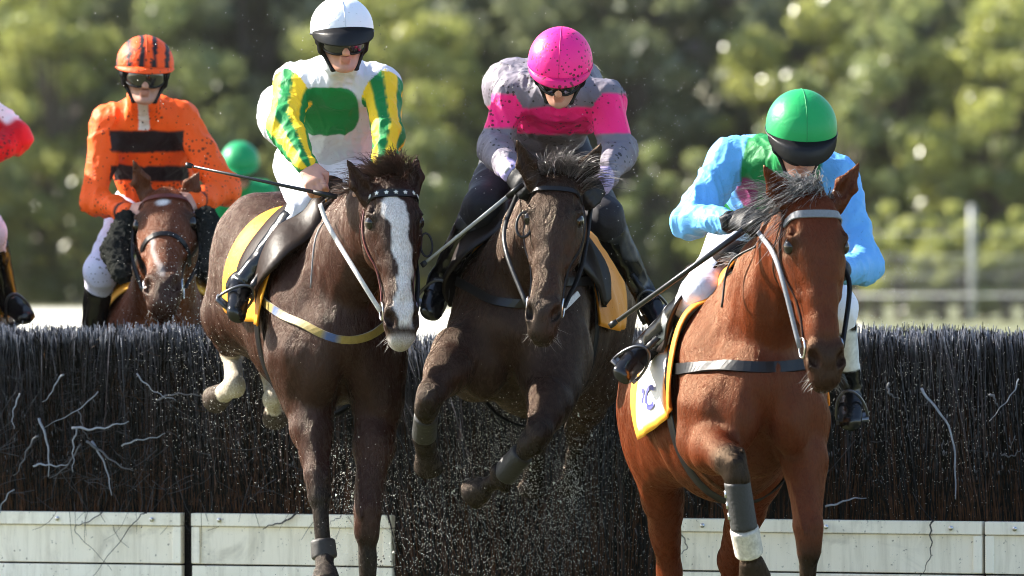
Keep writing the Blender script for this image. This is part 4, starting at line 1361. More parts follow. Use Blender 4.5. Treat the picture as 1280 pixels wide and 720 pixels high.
    for i in range(48):
        az = 2 * math.pi * i / 48; e0 = rim(az) + .03
        rg.append(hd(*(hc + (hr + .001) * [math.cos(e0) * math.sin(az), math.cos(e0) * math.cos(az), math.sin(e0)])))
    mb.tube(rg, .0035, 6, closed=True, c=lin(sp['peak'])); mb.build('trim', M[sp.get('helmet_mat', 'helmet')], hel)
    mb = MB(); qs = []
    for i in range(26):
        a = math.radians(8 + 150 * i / 25)
        qs.append(hd(*(hc + (hr + .0005) * [0.0, math.cos(a), math.sin(a)])))
    mb.tube(qs, .0016, 5, c=sp['helmet'](np.array([0, .1, .1])) * .8); mb.build('seam', M[sp.get('helmet_mat', 'helmet')], hel)
    if sp.get('button', True):
        mb = MB(); mb.tube([hd(0, -.012, .150), hd(0, -.012, .156), hd(0, -.012, .160)], [.012, .010, .003], 12, c=lin(sp['peak'])); mb.build('button', M['helmet'], hel)
    # peak
    V, F, m = [], [], 29
    PL = sp.get('peak_len', .05); droop = sp.get('peak_droop', .018); pk = sp.get('peak_band', .0)
    for i in range(m):
        az = math.radians(-74 + 148 * i / (m - 1)); e0 = rim(az) + .06 + pk * max(0, math.cos(az))
        k = max(0.0, math.cos(az * 1.18)) ** .6
        o = hc + (hr + .001) * [math.cos(e0) * math.sin(az), math.cos(e0) * math.cos(az), math.sin(e0)]
        e = hc + (hr * [1, 1, 0] + [.012 * k, PL * k, 0]) * [math.sin(az), math.cos(az), 0]; e[2] = o[2] - droop * k - .002
        md = (o + e) / 2; md[2] += .004
        for q in (o, md, e): V.append(q)
        for q in (e - [0, 0, .004], md - [0, 0, .006], o - [0, 0, .012]): V.append(q)
    for i in range(m - 1):
        for j in range(6):
            F.append((i * 6 + j, i * 6 + (j + 1) % 6, (i + 1) * 6 + (j + 1) % 6, (i + 1) * 6 + j))
    F += [tuple(range(6))[::-1], tuple((m - 1) * 6 + q for q in range(6))]
    add_mesh('peak', np.array([hd(*q) for q in V]), F, M[sp.get('peak_mat', sp.get('helmet_mat', 'helmet'))], hel, np.tile(lin(sp['peak']), (len(V), 1)))
    # padding / harness beside the face, chin strap
    f = Field()
    for s in (-1, 1):
        f.seg(hd(s * .088, .02, .03), hd(s * .082, .005, -.04), .014, .012, .036, .028, side=hX, k=.01)
        f.seg(hd(s * .082, .01, -.035), hd(s * .045, .05, -.105), .008, .007, k=.01)
    f.seg(hd(-.045, .05, -.105), hd(.045, .05, -.105), .007, k=.01)
    v, q = f.mesh(.0055); add_mesh('chin_harness', v, q, M['black_foam'], hel)
    # goggles
    def gpt(az, z, g): return hd((.083 + g) * math.sin(az), .004 + (.103 + g) * math.cos(az), z)
    V, F, m, k = [], [], 25, 7
    for i in range(m):
        az = math.radians(-64 + 128 * i / (m - 1)); ed = abs(i - (m - 1) / 2) / ((m - 1) / 2)
        hh = .034 * (1 - .35 * ed ** 4); notch = .014 * math.exp(-(az / .16) ** 2)
        for j in range(k):
            z = -.003 - hh + notch + (2 * hh - notch) * j / (k - 1)
            V.append(gpt(az, z, .006 * (1 - (2 * j / (k - 1) - 1) ** 2)))
    for i in range(m - 1):
        for j in range(k - 1): F.append((i * k + j, (i + 1) * k + j, (i + 1) * k + j + 1, i * k + j + 1))
    go = add_mesh('goggles', np.array(V), F, M['lens'], root)
    bd = [i * k for i in range(m)] + [(m - 1) * k + j for j in range(1, k)] + [i * k + k - 1 for i in range(m - 2, -1, -1)] + [j for j in range(k - 2, 0, -1)]
    mb = MB(); mb.tube([V[i] for i in bd], .0048, 6, closed=True); mb.build('frame', M['black_foam'], go)
    mb = MB(); azs = np.linspace(math.radians(64), math.radians(296), 24)
    qs = [gpt(a, -.003, .012 + .012 * math.sin((a - azs[0]) / (azs[-1] - azs[0]) * math.pi)) for a in azs]
    mb.band(qs, [q - hd(0, 0, .012) for q in qs], .014, .003); mb.build('strap', M['black_foam'], go)
    return R

def whip(p0, p1, label, mat, r=(.0085, .006), tip=None, near=None):
    p0, p1 = P(*p0), P(*p1)
    e = empty('whip', p0); tag(e, label, 'whip')
    d = p1 - p0
    mb = MB(); mb.tube([p0 - d * .0, p0 + d * .35, p1 - d * .06], [r[0], (r[0] + r[1]) / 2, r[1]], 10); mb.build('shaft', mat, e)
    mb = MB(); mb.tube([p0 - d * .18, p0 - d * .08, p0 - d * .001], [r[0] * 1.25, r[0] * 1.35, r[0] * 1.2], 10); mb.build('handle', M['leather_black'], e)
    mb = MB(); u = unit(np.cross(d, [0, 1, 0])); q = [p1 - d * .055, p1 - d * .03, p1]
    mb.band(q, [np.array([-.2, -1, .2])] * 3, [.008, .011, .010], .004); mb.build('tip_flap', M['leather_black'] if tip is None else tip, e)
    return e

def flat(c):
    c = lin(c)
    return lambda q: c
# ------------------------------------------------------------------ front bay horse and the rider in light blue sleeves
M['flap_brown'] = mat_matte('brown_saddle_leather', lin((36, 23, 16)), 0.45, 0.02)
def horse_A():
    H = build_horse(dict(
        label='bright bay horse with grey browband, dark knee and bandaged raised foreleg',
        chest=(952, 490, 29.3), yaw=9, pitch=-9, S=.97, poll=(1014, 246, 29.0), muzzle=(1032, 480, 28.82), hyaw=14, hroll=-1,
        earL=((985, 256, 29.0), (954, 207, 28.95)), earR=((1046, 254, 29.05), (1074, 204, 29.05)),
        FL=[(880, 552, 29.40), (918, 580, 29.02), (932, 672, 29.06), (944, 724, 29.16)],
        FR=[(1003, 525, 29.42), (1012, 672, 29.25), (1008, 772, 29.3), (1006, 826, 29.22)],
        HL=[(822, 556, 30.45), (836, 715, 30.75), (842, 838, 30.6), (846, 880, 30.5)],
        HR=[(945, 585, 30.3), (914, 702, 30.65), (918, 800, 30.9), (916, 838, 31.0)],
        coat=(92, 38, 16), points=(24, 20, 19), black={'FL': .72, 'FR': 1.05, 'HL': 1.3, 'HR': 1.4}, mat=M['coat_bay'], res=.009,
        forelock=dict(n=1600, len=.20, dir=(-.15, -.15, 1.0), spread=.34, fan=5, grav=(-.22, -.25, -.7), c0=(18, 17, 17), c1=(165, 163, 163)), muzzle_dark=.85, seed=3))  # silver strand colour paints sunlight onto black hair
    br = bridle(H, M['strap_grey'], M['leather_brown'], None, bw=.014)
    hp = H.hp
    tack(H, ((236, 140, 36), (226, 220, 214), (236, 168, 52)), text=('BC', 'OU'), cloth_x=(-1.0, -.30), cloth_th=1.95, flap_x=(-.64, -.38), flap_th=1.0, patch=(.5, .97, .1, .74), text_at=(-.68, 1.74, .13), front_panel=(238, 136, 34))
    breast_strap(H, [(-.40, -.27, .14), (-.22, -.30, .12), (-.02, -.20, .11), (.06, 0, .06), (-.02, .20, .11), (-.22, .30, .12), (-.40, .27, .14)], .021, M['leather_black'])
    rein(H, 'rein', [hp(.80, -.07, -.02), P(972, 330, 28.95), P(948, 290, 29.2)], M['strap_grey'], .0085, br)
    rein(H, 'rein', [hp(.80, .07, -.02), P(1062, 360, 29.0), P(1052, 330, 29.2)], M['leather_black'], .009, br)
    rein(H, 'neck_strap', [P(948, 306, 29.25), P(912, 330, 29.3), P(902, 384, 29.25)], M['leather_black'], .004, tube=True)
    # black guard and pale fetlock wrap on the raised foreleg
    e, k, fe, ho = H.legs['FL']
    f = Field(); f.seg(k + (fe - k) * .24, k + (fe - k) * .88, .045, .046, .049, .051, side=H.L, k=.01, cap=.15)
    V, F = f.mesh(.006); add_mesh('leg_guard', V, F, M['boot_pad'], H.root, np.tile(lin((34, 34, 36)), (len(V), 1)))
    for i in range(3):
        mb = MB(); q = k + (fe - k) * (.42 + .15 * i); mb.box(q + np.array([-.050, -.014, -.010]), (.014, 0, 0), (0, .02, 0), (0, 0, .024)); mb.build('buckle', M['metal'], H.root)
    f = Field(); f.seg(k + (fe - k) * .88, fe + (ho - fe) * .38, .050, .049, .054, .051, side=H.L, k=.01, cap=.2)
    V, F = f.mesh(.006); add_mesh('fetlock_wrap', V, F, M['boot_pad'], H.root, np.tile(lin((196, 190, 180)), (len(V), 1)) * (1 + .25 * noise3(V * 40))[:, None])
    return H

def jersey_A(R, V, tg, s, f):
    c = np.tile(lin((20, 116, 58)), (len(V), 1))
    arm = np.isin(tg, ['armL', 'armR'])
    w = smooth(.135, .145, np.abs((V - R.shM) @ R.side)) * ((V - R.shM) @ R.spine > -.3)
    w = np.maximum(w, arm * smooth(.3, .34, s))
    c = c * (1 - w[:, None]) + lin((104, 170, 232)) * w[:, None]
    q = P(928, 250, 29.7); w = smooth(.065, .055, np.linalg.norm((V - q) * [1, .4, .75], axis=1)) * ~arm
    c = c * (1 - w[:, None]) + lin((120, 44, 92)) * w[:, None]
    cuff = arm * smooth(1.93, 1.96, s)
    return c * (1 - cuff[:, None]) + lin((20, 24, 34)) * cuff[:, None]

def boots_A(s, V, tg, tt, c, nz):
    w = smooth(-.1, .05, nz(V * 16)) * np.isin(tg, ['shaft']) * smooth(.9, .8, tt)
    return c * (1 - w[:, None]) + lin((214, 214, 214)) * w[:, None]

def rider_A():
    R = build_rider(dict(
        label='rider in light blue sleeves and green helmet crouched over the bright bay horse',
        J=dict(head=(1001, 172, 29.40), shL=(914, 199, 29.74), shR=(1046, 218, 29.68), elL=(862, 276, 29.58), elR=(1082, 332, 29.5),
               wrL=(914, 276, 29.36), wrR=(1046, 338, 29.2), hdL=(942, 275, 29.26), hdR=(1030, 330, 29.12),
               hipL=(922, 300, 30.12), hipR=(990, 300, 30.12), knL=(876, 368, 29.70), knR=(1046, 385, 29.8),
               anL=(810, 432, 29.92), anR=(1062, 484, 30.0), toeL=(782, 464, 29.74), toeR=(1062, 524, 29.86)),
        balloon=[((940, 215, 29.98), (.11, .14, .13)), ((985, 222, 29.98), (.13, .14, .12))], headk=1.05, head_rot=(6, 36, -1), jersey=jersey_A, breeches=(220, 220, 232), helmet=flat((30, 150, 84)), peak=(22, 22, 24), peak_mat='black_foam', peak_band=.14, peak_len=.048, peak_droop=.055, button=False,
        gloves={'L': (26, 26, 28), 'R': (26, 26, 28)}, boot_fn=boots_A))
    whip((930, 288, 29.2), (762, 408, 29.35), 'long black whip held by the rider in light blue sleeves', M['whip'], r=(.011, .008))
    return R

# ------------------------------------------------------------------ chestnut horse with the white blaze
def horse_B():
    def blaze(t, u, v):
        cx = np.interp(t, [.12, .25, .38, .6, .8, .95], [-.02, -.006, .012, .016, .008, .004])
        w = np.interp(t, [.13, .18, .25, .34, .5, .66, .8, .92], [.006, .036, .046, .031, .034, .029, .034, .024])
        w = w + .006 * np.sin(t * 31 + u * 40) * np.sin(t * 13)
        return smooth(.005, -.004, np.abs(u - cx) - w) * smooth(.13, .15, t) * smooth(.95, .90, t) * smooth(.0, .02, v)
    def lip(t, u, v): return smooth(.95, 1.0, t) * .6
    H = build_horse(dict(
        label='wet dark chestnut horse with broad white blaze and starred browband',
        chest=(430, 432, 31.5), yaw=12, pitch=7, S=.97, poll=(489, 224, 31.12), muzzle=(502, 428, 30.92), hyaw=10, hroll=-2,
        earL=((461, 250, 31.1), (434, 200, 31.06)), earR=((514, 240, 31.14), (521, 196, 31.16)),
        FL=[(386, 500, 31.6), (397, 606, 31.4), (405, 692, 31.36), (408, 730, 31.26)],
        FR=[(472, 505, 31.6), (458, 652, 31.42), (460, 742, 31.45), (462, 790, 31.36)],
        HL=[(287, 395, 32.65), (290, 438, 33.1), (293, 482, 32.9), (268, 500, 33.08)],
        HR=[(345, 425, 32.65), (338, 462, 33.1), (342, 498, 32.9), (345, 524, 33.0)],
        coat=(54, 26, 15), points=(24, 18, 17), black={'FL': 1.0, 'FR': 1.2}, socks={'HL': 1.15, 'HR': 1.3}, mat=M['coat_chestnut'], res=.009,
        forelock=dict(n=1500, len=.19, dir=(-.05, -.15, 1.0), spread=.28, fan=7, grav=(-.2, -.2, -.5), c0=(28, 20, 17), c1=(92, 62, 48)), marks=[blaze, lip], face_dark=.9, muzzle_dark=.55, seed=5))
    br = bridle(H, M['leather_black'], M['leather_red'], None, bw=.015, stars=True)
    hp = H.hp
    tack(H, ((222, 142, 14), (170, 190, 214), (222, 146, 20)), flap_mat=M['flap_brown'], flap_x=(-.74, -.20), flap_th=1.35, cloth_x=(-1.0, -.30), cloth_th=1.75, patch=(.25, .5, .3, .6))
    gold, blue, pale = lin((150, 128, 56)), lin((60, 84, 130)), lin((200, 196, 184))
    def cf(t, j):
        if j in (0, 3): return pale
        k = int(t * 23) % 5
        return blue if k == 0 else gold
    breast_strap(H, [(-.42, -.27, .12), (-.24, -.30, .13), (-.03, -.20, .10), (.06, 0, .03), (-.03, .20, .10), (-.24, .30, .13), (-.42, .27, .12)], .0155, M['strap_attr'], cf)
    rein(H, 'rein', [hp(.80, -.066, -.02), P(448, 345, 31.0), P(412, 285, 31.15), P(400, 255, 31.2)], M['strap_pale'], .009, br)
    rein(H, 'rein', [hp(.80, .066, -.02), P(520, 330, 31.1), P(492, 260, 31.3)], M['leather_black'], .009, br)
    rein(H, 'neck_strap', [P(408, 272, 31.4), P(394, 300, 31.3), P(388, 360, 31.28)], M['strap_grey'], .003, tube=True)
    mb = MB(); mb.tube(ring(hp(.40, .115, -.01), H.hn, H.hs, .045, .022), .004, 8, closed=True); mb.build('cheek_loop', M['leather_black'], br)
    # muddy strap above the hoof
    e, k, fe, ho = H.legs['FL']
    f = Field(); f.seg(fe - unit(fe - k) * .045, fe + unit(fe - k) * .012, .046, .048, k=.01, cap=.3)
    V, F = f.mesh(.006); add_mesh('fetlock_strap', V, F, M['boot_pad'], H.root, np.tile(lin((36, 31, 29)), (len(V), 1)))
    return H

def jersey_B(R, V, tg, s, f):
    W, G, Y = lin((200, 203, 212)), lin((22, 122, 62)), lin((238, 200, 40))
    c = np.tile(W, (len(V), 1))
    for k in 'LR':
        m = np.isin(tg, ['arm' + k])
        a = [p for p in f.p if p.tag == 'arm' + k]
        sd = unit(np.array([1.0, .15, 0]))
        for p in a:
            u = (V - p.a) @ unit(sd - p.n * np.dot(sd, p.n)); w = (V - p.a) @ np.cross(p.n, unit(sd - p.n * np.dot(sd, p.n)))
            mm = m & ((s < 1) == (p.s0 < 1))
            ph = (np.degrees(np.arctan2(w, u)) % 90) / 90
            st = smooth(.42, .54, ph) * (1 - smooth(.94, 1.0, ph)) + (1 - smooth(0, .06, ph)) * .5
            c[mm] = (G * (1 - st[:, None]) + Y * st[:, None])[mm]
    ctr = P(408, 138, 31.6)
    q = np.abs((V - ctr) * [.98, .12, 1.30]); d = (q ** 3.2).sum(1) ** (1 / 3.2)
    fr = ((V - R.tor[2]) @ R.frontd) > -.01
    w = smooth(.118, .112, d) * fr * ~np.isin(tg, ['armL', 'armR'])
    return c * (1 - w[:, None]) + G * w[:, None]

def rider_B():
    def hel(q):
        return lin((222, 224, 230))
    R = build_rider(dict(
        label='rider in white, green and yellow silks with white helmet on blazed chestnut',
        J=dict(head=(428, 48, 31.5), shL=(366, 104, 31.76), shR=(476, 106, 31.7), elL=(357, 158, 31.55), elR=(486, 168, 31.52),
               wrL=(384, 206, 31.34), wrR=(476, 226, 31.34), hdL=(397, 240, 31.26), hdR=(462, 244, 31.26),
               hipL=(378, 212, 32.02), hipR=(430, 212, 32.02), knL=(384, 258, 31.82), knR=(474, 268, 31.66),
               anL=(306, 352, 31.78), anR=(500, 352, 31.95), toeL=(299, 390, 31.6), toeR=(498, 384, 31.8)),
        res=.0055, balloon=[((346, 142, 31.98), (.07, .10, .10)), ((392, 150, 31.98), (.13, .10, .14))], head_rot=(8, 14, 3), jersey=jersey_B, breeches=(214, 215, 230), helmet=hel, peak=(22, 22, 24), peak_mat='black_foam', peak_band=.16, peak_len=.05, peak_droop=.055,
        handback={'L': (-.2, -1, .2)}, gloves={'R': (190, 150, 130)}, skin=(200, 146, 124)))
    whip((392, 240, 31.2), (232, 206, 31.3), 'thin black whip held by the rider with the white helmet', M['whip'], r=(.0075, .005))
    return R

# ------------------------------------------------------------------ dark bay horse in the middle
def horse_C():
    H = build_horse(dict(
        label='dark bay horse with plain bridle, both forelegs folded over the fence',
        chest=(640, 424, 31.15), yaw=-8, pitch=1, S=1.0, poll=(698, 222, 30.78), muzzle=(677, 421, 30.52), hyaw=-3, hroll=4,
        earL=((667, 226, 30.75), (646, 174, 30.7)), earR=((725, 228, 30.8), (752, 180, 30.78)),
        FL=[(572, 446, 31.15), (534, 500, 30.86), (530, 548, 31.05), (537, 584, 31.16)],
        FR=[(693, 482, 31.12), (672, 545, 30.78), (626, 598, 30.9), (590, 618, 30.98)],
        HL=[(690, 470, 32.35), (672, 545, 32.75), (668, 590, 33.0), (664, 612, 33.05)],
        HR=[(742, 475, 32.3), (722, 540, 32.7), (716, 590, 32.95), (712, 612, 33.0)],
        coat=(42, 24, 15), points=(18, 16, 16), black={'FL': .9, 'FR': .9, 'HL': 1.0, 'HR': 1.0}, mat=M['coat_dark'], res=.009,
        forelock=dict(n=1400, len=.20, dir=(-.05, -.1, 1.0), spread=.32, fan=7, grav=(.12, -.2, -.5), c0=(26, 24, 25), c1=(120, 112, 110)), muzzle_dark=.9, seed=8, maneside=.2))
    br = bridle(H, M['leather_black'], M['leather_black'], None, bw=.009)
    hp = H.hp
    tack(H, ((206, 126, 10), (206, 126, 10), (210, 132, 14)), flap_x=(-.68, -.18), flap_th=1.4, cloth_x=(-1.0, -.46), cloth_th=1.75)
    breast_strap(H, [(-.40, -.27, .20), (-.22, -.29, .22), (-.02, -.18, .20), (.06, 0, .12), (-.02, .18, .20), (-.22, .29, .22), (-.40, .27, .20)], .017, M['leather_black'])
    breast_strap(H, [(-.14, .245, .17), (-.08, .215, .14), (-.03, .17, .10)], .011, M['strap_pale'], name='buckle_strap')
    rein(H, 'rein', [hp(.80, -.066, -.02), P(630, 300, 30.8), P(648, 238, 31.0)], M['leather_black'], .009, br)
    rein(H, 'rein', [hp(.80, .066, -.02), P(728, 330, 30.8), P(740, 248, 30.9)], M['leather_black'], .009, br)
    mb = MB(); mb.tube(ring(hp(.33, -.10, .03), H.hn, H.hs, .05, .028), .005, 8, closed=True); mb.build('cheek_loop', M['leather_black'], br)
    for key in ('FL', 'FR'):
        e, k, fe, ho = H.legs[key]
        f = Field(); f.seg(k + (fe - k) * .42, k + (fe - k) * .92, .044, .046, k=.01, cap=.2)
        V, F = f.mesh(.006); add_mesh('leg_guard', V, F, M['boot_pad'], H.root, np.tile(lin((15, 14, 14)), (len(V), 1)))
    return H

def jersey_C(R, V, tg, s, f):
    G, Pk = lin((112, 106, 116)), lin((240, 36, 120))
    c = np.tile(G, (len(V), 1))
    py = HORIZON - (V[:, 2] - CAMZ) * FPX / V[:, 1]
    arm = np.isin(tg, ['armL', 'armR'])
    lo = np.where(np.isin(tg, ['armL']), 160, np.where(np.isin(tg, ['armR']), 168, 166)); hi = np.where(arm, 118, 134)
    front = ((V - R.tor[2]) @ R.frontd) > -.04
    w = smooth(hi - 2, hi + 2, py) * smooth(lo + 2, lo - 2, py) * (arm & (s < 1.05) | (~arm & front))
    c = c * (1 - w[:, None]) + Pk * w[:, None]
    cuff = arm * smooth(1.8, 1.83, s)
    return c * (1 - cuff[:, None]) + lin((150, 140, 178)) * cuff[:, None]

def boots_C(s, V, tg, tt, c, nz):
    w = smooth(.0, .3, nz(V * 11)) * np.isin(tg, ['shaft']) * .35
    return c * (1 - w[:, None]) + lin((120, 122, 128)) * w[:, None]

def rider_C():
    R = build_rider(dict(
        label='rider in muddy grey and pink silks with a bright pink helmet',
        J=dict(head=(700, 88, 31.0), shL=(642, 116, 31.34), shR=(756, 124, 31.3), elL=(617, 184, 31.28), elR=(774, 192, 31.2),
               wrL=(640, 216, 30.98), wrR=(750, 230, 30.94), hdL=(653, 232, 30.9), hdR=(738, 246, 30.84),
               hipL=(640, 190, 31.9), hipR=(705, 190, 31.9), knL=(601, 258, 31.45), knR=(756, 272, 31.42),
               anL=(552, 346, 31.62), anR=(800, 356, 31.6), toeL=(540, 386, 31.42), toeR=(822, 400, 31.44)),
        balloon=[((636, 112, 31.62), (.10, .14, .11)), ((700, 110, 31.65), (.16, .14, .13))], head_rot=(-4, 36, -3), jersey=jersey_C, silk='silk_muddy', breeches=(38, 38, 44), helmet=flat((238, 40, 132)), helmet_mat='helmet_muddy', peak=(214, 30, 112), peak_len=.028, peak_droop=.02, button=False,
        gloves={'L': (28, 28, 30), 'R': (28, 28, 30)}, glove_strap='strap_pale', boot_fn=boots_C))
    whip((634, 246, 30.88), (527, 332, 31.0), 'short pale whip held by the rider with the pink helmet', M['whip_pale'], r=(.008, .006))
    return R

# ------------------------------------------------------------------ horse and rider in orange, still behind the brush
def horse_D():
    def star(t, u, v): return smooth(.03, .012, np.hypot((t - .19) * .62, u + .005)) * smooth(.0, .02, v)
    def snip(t, u, v): return .4 * smooth(.014, .004, np.abs(u + .012 - .02 * np.sin(t * 9))) * smooth(.42, .5, t) * smooth(.86, .8, t) * smooth(.0, .02, v)
    H = build_horse(dict(
        label='brown horse with dark fleece cheek pieces and small white star behind the fence',
        chest=(200, 452, 34.85), yaw=1, pitch=-6, S=.97, poll=(208, 248, 34.42), muzzle=(203, 384, 33.96), hyaw=-4, hroll=1, headw=1.2,
        earL=((183, 246, 34.4), (167, 201, 34.36)), earR=((234, 246, 34.42), (249, 214, 34.4)), 
        FL=[(165, 520, 34.9), (160, 560, 34.5), (165, 620, 34.7), (168, 650, 34.8)],
        FR=[(235, 520, 34.9), (240, 560, 34.5), (236, 620, 34.7), (233, 650, 34.8)],
        HL=[(165, 520, 36.1), (165, 600, 36.5), (165, 700, 36.4), (165, 738, 36.3)],
        HR=[(235, 520, 36.1), (235, 600, 36.5), (235, 700, 36.4), (235, 738, 36.3)],
        coat=(112, 60, 35), points=(24, 20, 19), black={'FL': .95, 'FR': .95, 'HL': 1.3, 'HR': 1.3}, mat=M['coat_chestnut'], res=.011,
        forelock=dict(n=500, len=.06, dir=(0, -.2, .9), spread=.5, fan=10, c0=(30, 20, 18), c1=(110, 76, 60)), marks=[star, snip], muzzle_dark=.75, seed=12))
    br = bridle(H, M['leather_red'], M['leather_brown'], M['leather_black'], bw=.012)
    hp = H.hp
    for s in (-1, 1):
        f = Field(); f.chain([hp(.16, s * .13, -.02), hp(.40, s * .165, -.03), hp(.64, s * .14, -.02)], [.05, .058, .04], [.05, .055, .04], side=H.hs, k=.02)
        V, F = f.mesh(.007); N = vnormals(V, F); V = V + N * (.008 * noise3(V * 90))[:, None]
        add_mesh('fleece_cheek_piece', V, F, M['fleece'], br)
    tack(H, ((226, 160, 48), (226, 160, 48), (230, 170, 60)), flap_x=(-.6, -.26), cloth_x=(-1.0, -.22), cloth_th=1.7)
    breast_strap(H, [(-.4, -.27, .14), (-.2, -.29, .14), (0, -.18, .10), (.06, 0, .04), (0, .18, .10), (-.2, .29, .14), (-.4, .27, .14)], .02, M['leather_black'])
    rein(H, 'rein', [hp(.80, -.07, -.02), P(165, 320, 34.2), P(168, 268, 34.35)], M['leather_black'], .008, br)
    rein(H, 'rein', [hp(.80, .07, -.02), P(250, 320, 34.2), P(246, 262, 34.35)], M['leather_black'], .008, br)
    return H

def jersey_D(R, V, tg, s, f):
    O, K = lin((246, 92, 24)), lin((36, 30, 34))
    c = np.tile(O, (len(V), 1))
    py = HORIZON - (V[:, 2] - CAMZ) * FPX / V[:, 1]
    arm = np.isin(tg, ['armL', 'armR'])
    front = ((V - R.tor[2]) @ R.frontd) > -.06
    for a, b in ((163, 190), (207, 226)):
        w = smooth(a - 1.5, a + 1.5, py) * smooth(b + 1.5, b - 1.5, py) * (front & (np.abs((V - R.tor[2]) @ R.side) < .152))
        c = c * (1 - w[:, None]) + K * w[:, None]
    c[np.isin(tg, ['collar']) & (np.abs((V - R.shM) @ R.side) < .022)] = lin((216, 210, 210))
    w = arm * smooth(1.86, 1.88, s) * smooth(1.93, 1.91, s)
    return c * (1 - w[:, None]) + K * w[:, None]

def helmet_D(q):
    x = q[0]; st = abs((abs(x) + .022) % .052 - .026)
    st = abs(((x + .018 + .026) % .052) - .026)
    return lin((36, 30, 34)) if st < .0095 else lin((244, 84, 26))

def rider_D():
    R = build_rider(dict(
        label='rider in orange silks with black chest bars and striped orange helmet',
        J=dict(head=(181, 92, 34.45), shL=(136, 154, 34.72), shR=(227, 150, 34.72), elL=(118, 250, 34.66), elR=(282, 238, 34.62),
               wrL=(160, 266, 34.42), wrR=(244, 252, 34.42), hdL=(176, 268, 34.34), hdR=(232, 256, 34.34),
               hipL=(170, 262, 34.95), hipR=(225, 262, 34.95), knL=(126, 340, 34.7), knR=(276, 335, 34.75),
               anL=(112, 440, 35.0), anR=(300, 440, 35.0), toeL=(108, 470, 34.85), toeR=(302, 470, 34.85)),
        head_rot=(4, 12, -2), jersey=jersey_D, silk='silk_muddy', breeches=(214, 212, 232), breeches_mat='breeches_muddy', helmet=helmet_D, helmet_mat='silk_muddy',
        peak=(244, 84, 26), peak_len=.028, peak_droop=.018, button=False, skin=(190, 140, 120), res=.0075, body_res=.008, leathers=False))
    return R

# ------------------------------------------------------------------ rider in red at the picture's edge, and the green cap far behind
def jersey_E(R, V, tg, s, f):
    c = np.tile(lin((190, 6, 26)), (len(V), 1))
    ds = np.linalg.norm(V - R.J['shR'], axis=1)
    w = smooth(.26, .22, ds) * smooth(-.005, .02, (V - R.J['shR']) @ np.array([.65, 0, .75]))
    return c * (1 - w[:, None]) + lin((232, 228, 232)) * w[:, None]

def pair_E():
    X = -78; D = .35
    sh = lambda q: (q[0] + X - 200, q[1] + 2, q[2] + D)
    H = build_horse(dict(
        label='brown horse ridden by the rider in red sleeves behind the fence',
        chest=sh((200, 440, 34.85)), yaw=2, pitch=-2, S=.98, poll=sh((200, 262, 34.42)), muzzle=sh((196, 398, 34.1)), hyaw=0, hroll=0,
        earL=(sh((180, 262, 34.4)), sh((165, 216, 34.36))), earR=(sh((228, 262, 34.42)), sh((244, 218, 34.4))),
        FL=[sh(q) for q in [(165, 520, 34.9), (160, 560, 34.5), (165, 620, 34.7), (168, 650, 34.8)]],
        FR=[sh(q) for q in [(235, 520, 34.9), (240, 560, 34.5), (236, 620, 34.7), (233, 650, 34.8)]],
        HL=[sh(q) for q in [(165, 520, 36.1), (165, 600, 36.5), (165, 700, 36.4), (165, 738, 36.3)]],
        HR=[sh(q) for q in [(235, 520, 36.1), (235, 600, 36.5), (235, 700, 36.4), (235, 738, 36.3)]],
        coat=(68, 38, 26), points=(24, 20, 19), black={'FL': .95, 'FR': .95, 'HL': 1.3, 'HR': 1.3}, mat=M['coat_chestnut'], res=.014, seed=21))
    bridle(H, M['leather_black'], M['leather_black'], M['leather_black'])
    tack(H, ((226, 160, 48), (226, 160, 48), (230, 170, 60)), cloth_x=(-1.0, -.3), cloth_th=1.2)
    build_rider(dict(
        label='rider in red and white silks, only elbow, thigh and boot showing',
        J=dict(head=(-78, 70, 34.75), shL=(-138, 125, 35.05), shR=(-36, 118, 35.05), elL=(-160, 190, 34.9), elR=(19, 172, 34.95),
               wrL=(-112, 200, 34.7), wrR=(-34, 200, 34.72), hdL=(-96, 206, 34.6), hdR=(-50, 206, 34.62),
               hipL=(-105, 248, 35.35), hipR=(-48, 248, 35.35), knL=(-150, 292, 35.0), knR=(-12, 290, 35.0),
               anL=(-165, 360, 35.3), anR=(10, 372, 35.3), toeL=(-175, 396, 35.15), toeR=(30, 392, 35.1)),
        head_rot=(0, 15, 0), jersey=jersey_E, silk='silk_muddy', breeches=(216, 206, 214), breeches_mat='breeches_muddy', helmet=flat((210, 24, 44)), peak=(210, 24, 44), peak_len=.03, button=False, res=.010, body_res=.011, leathers=False))

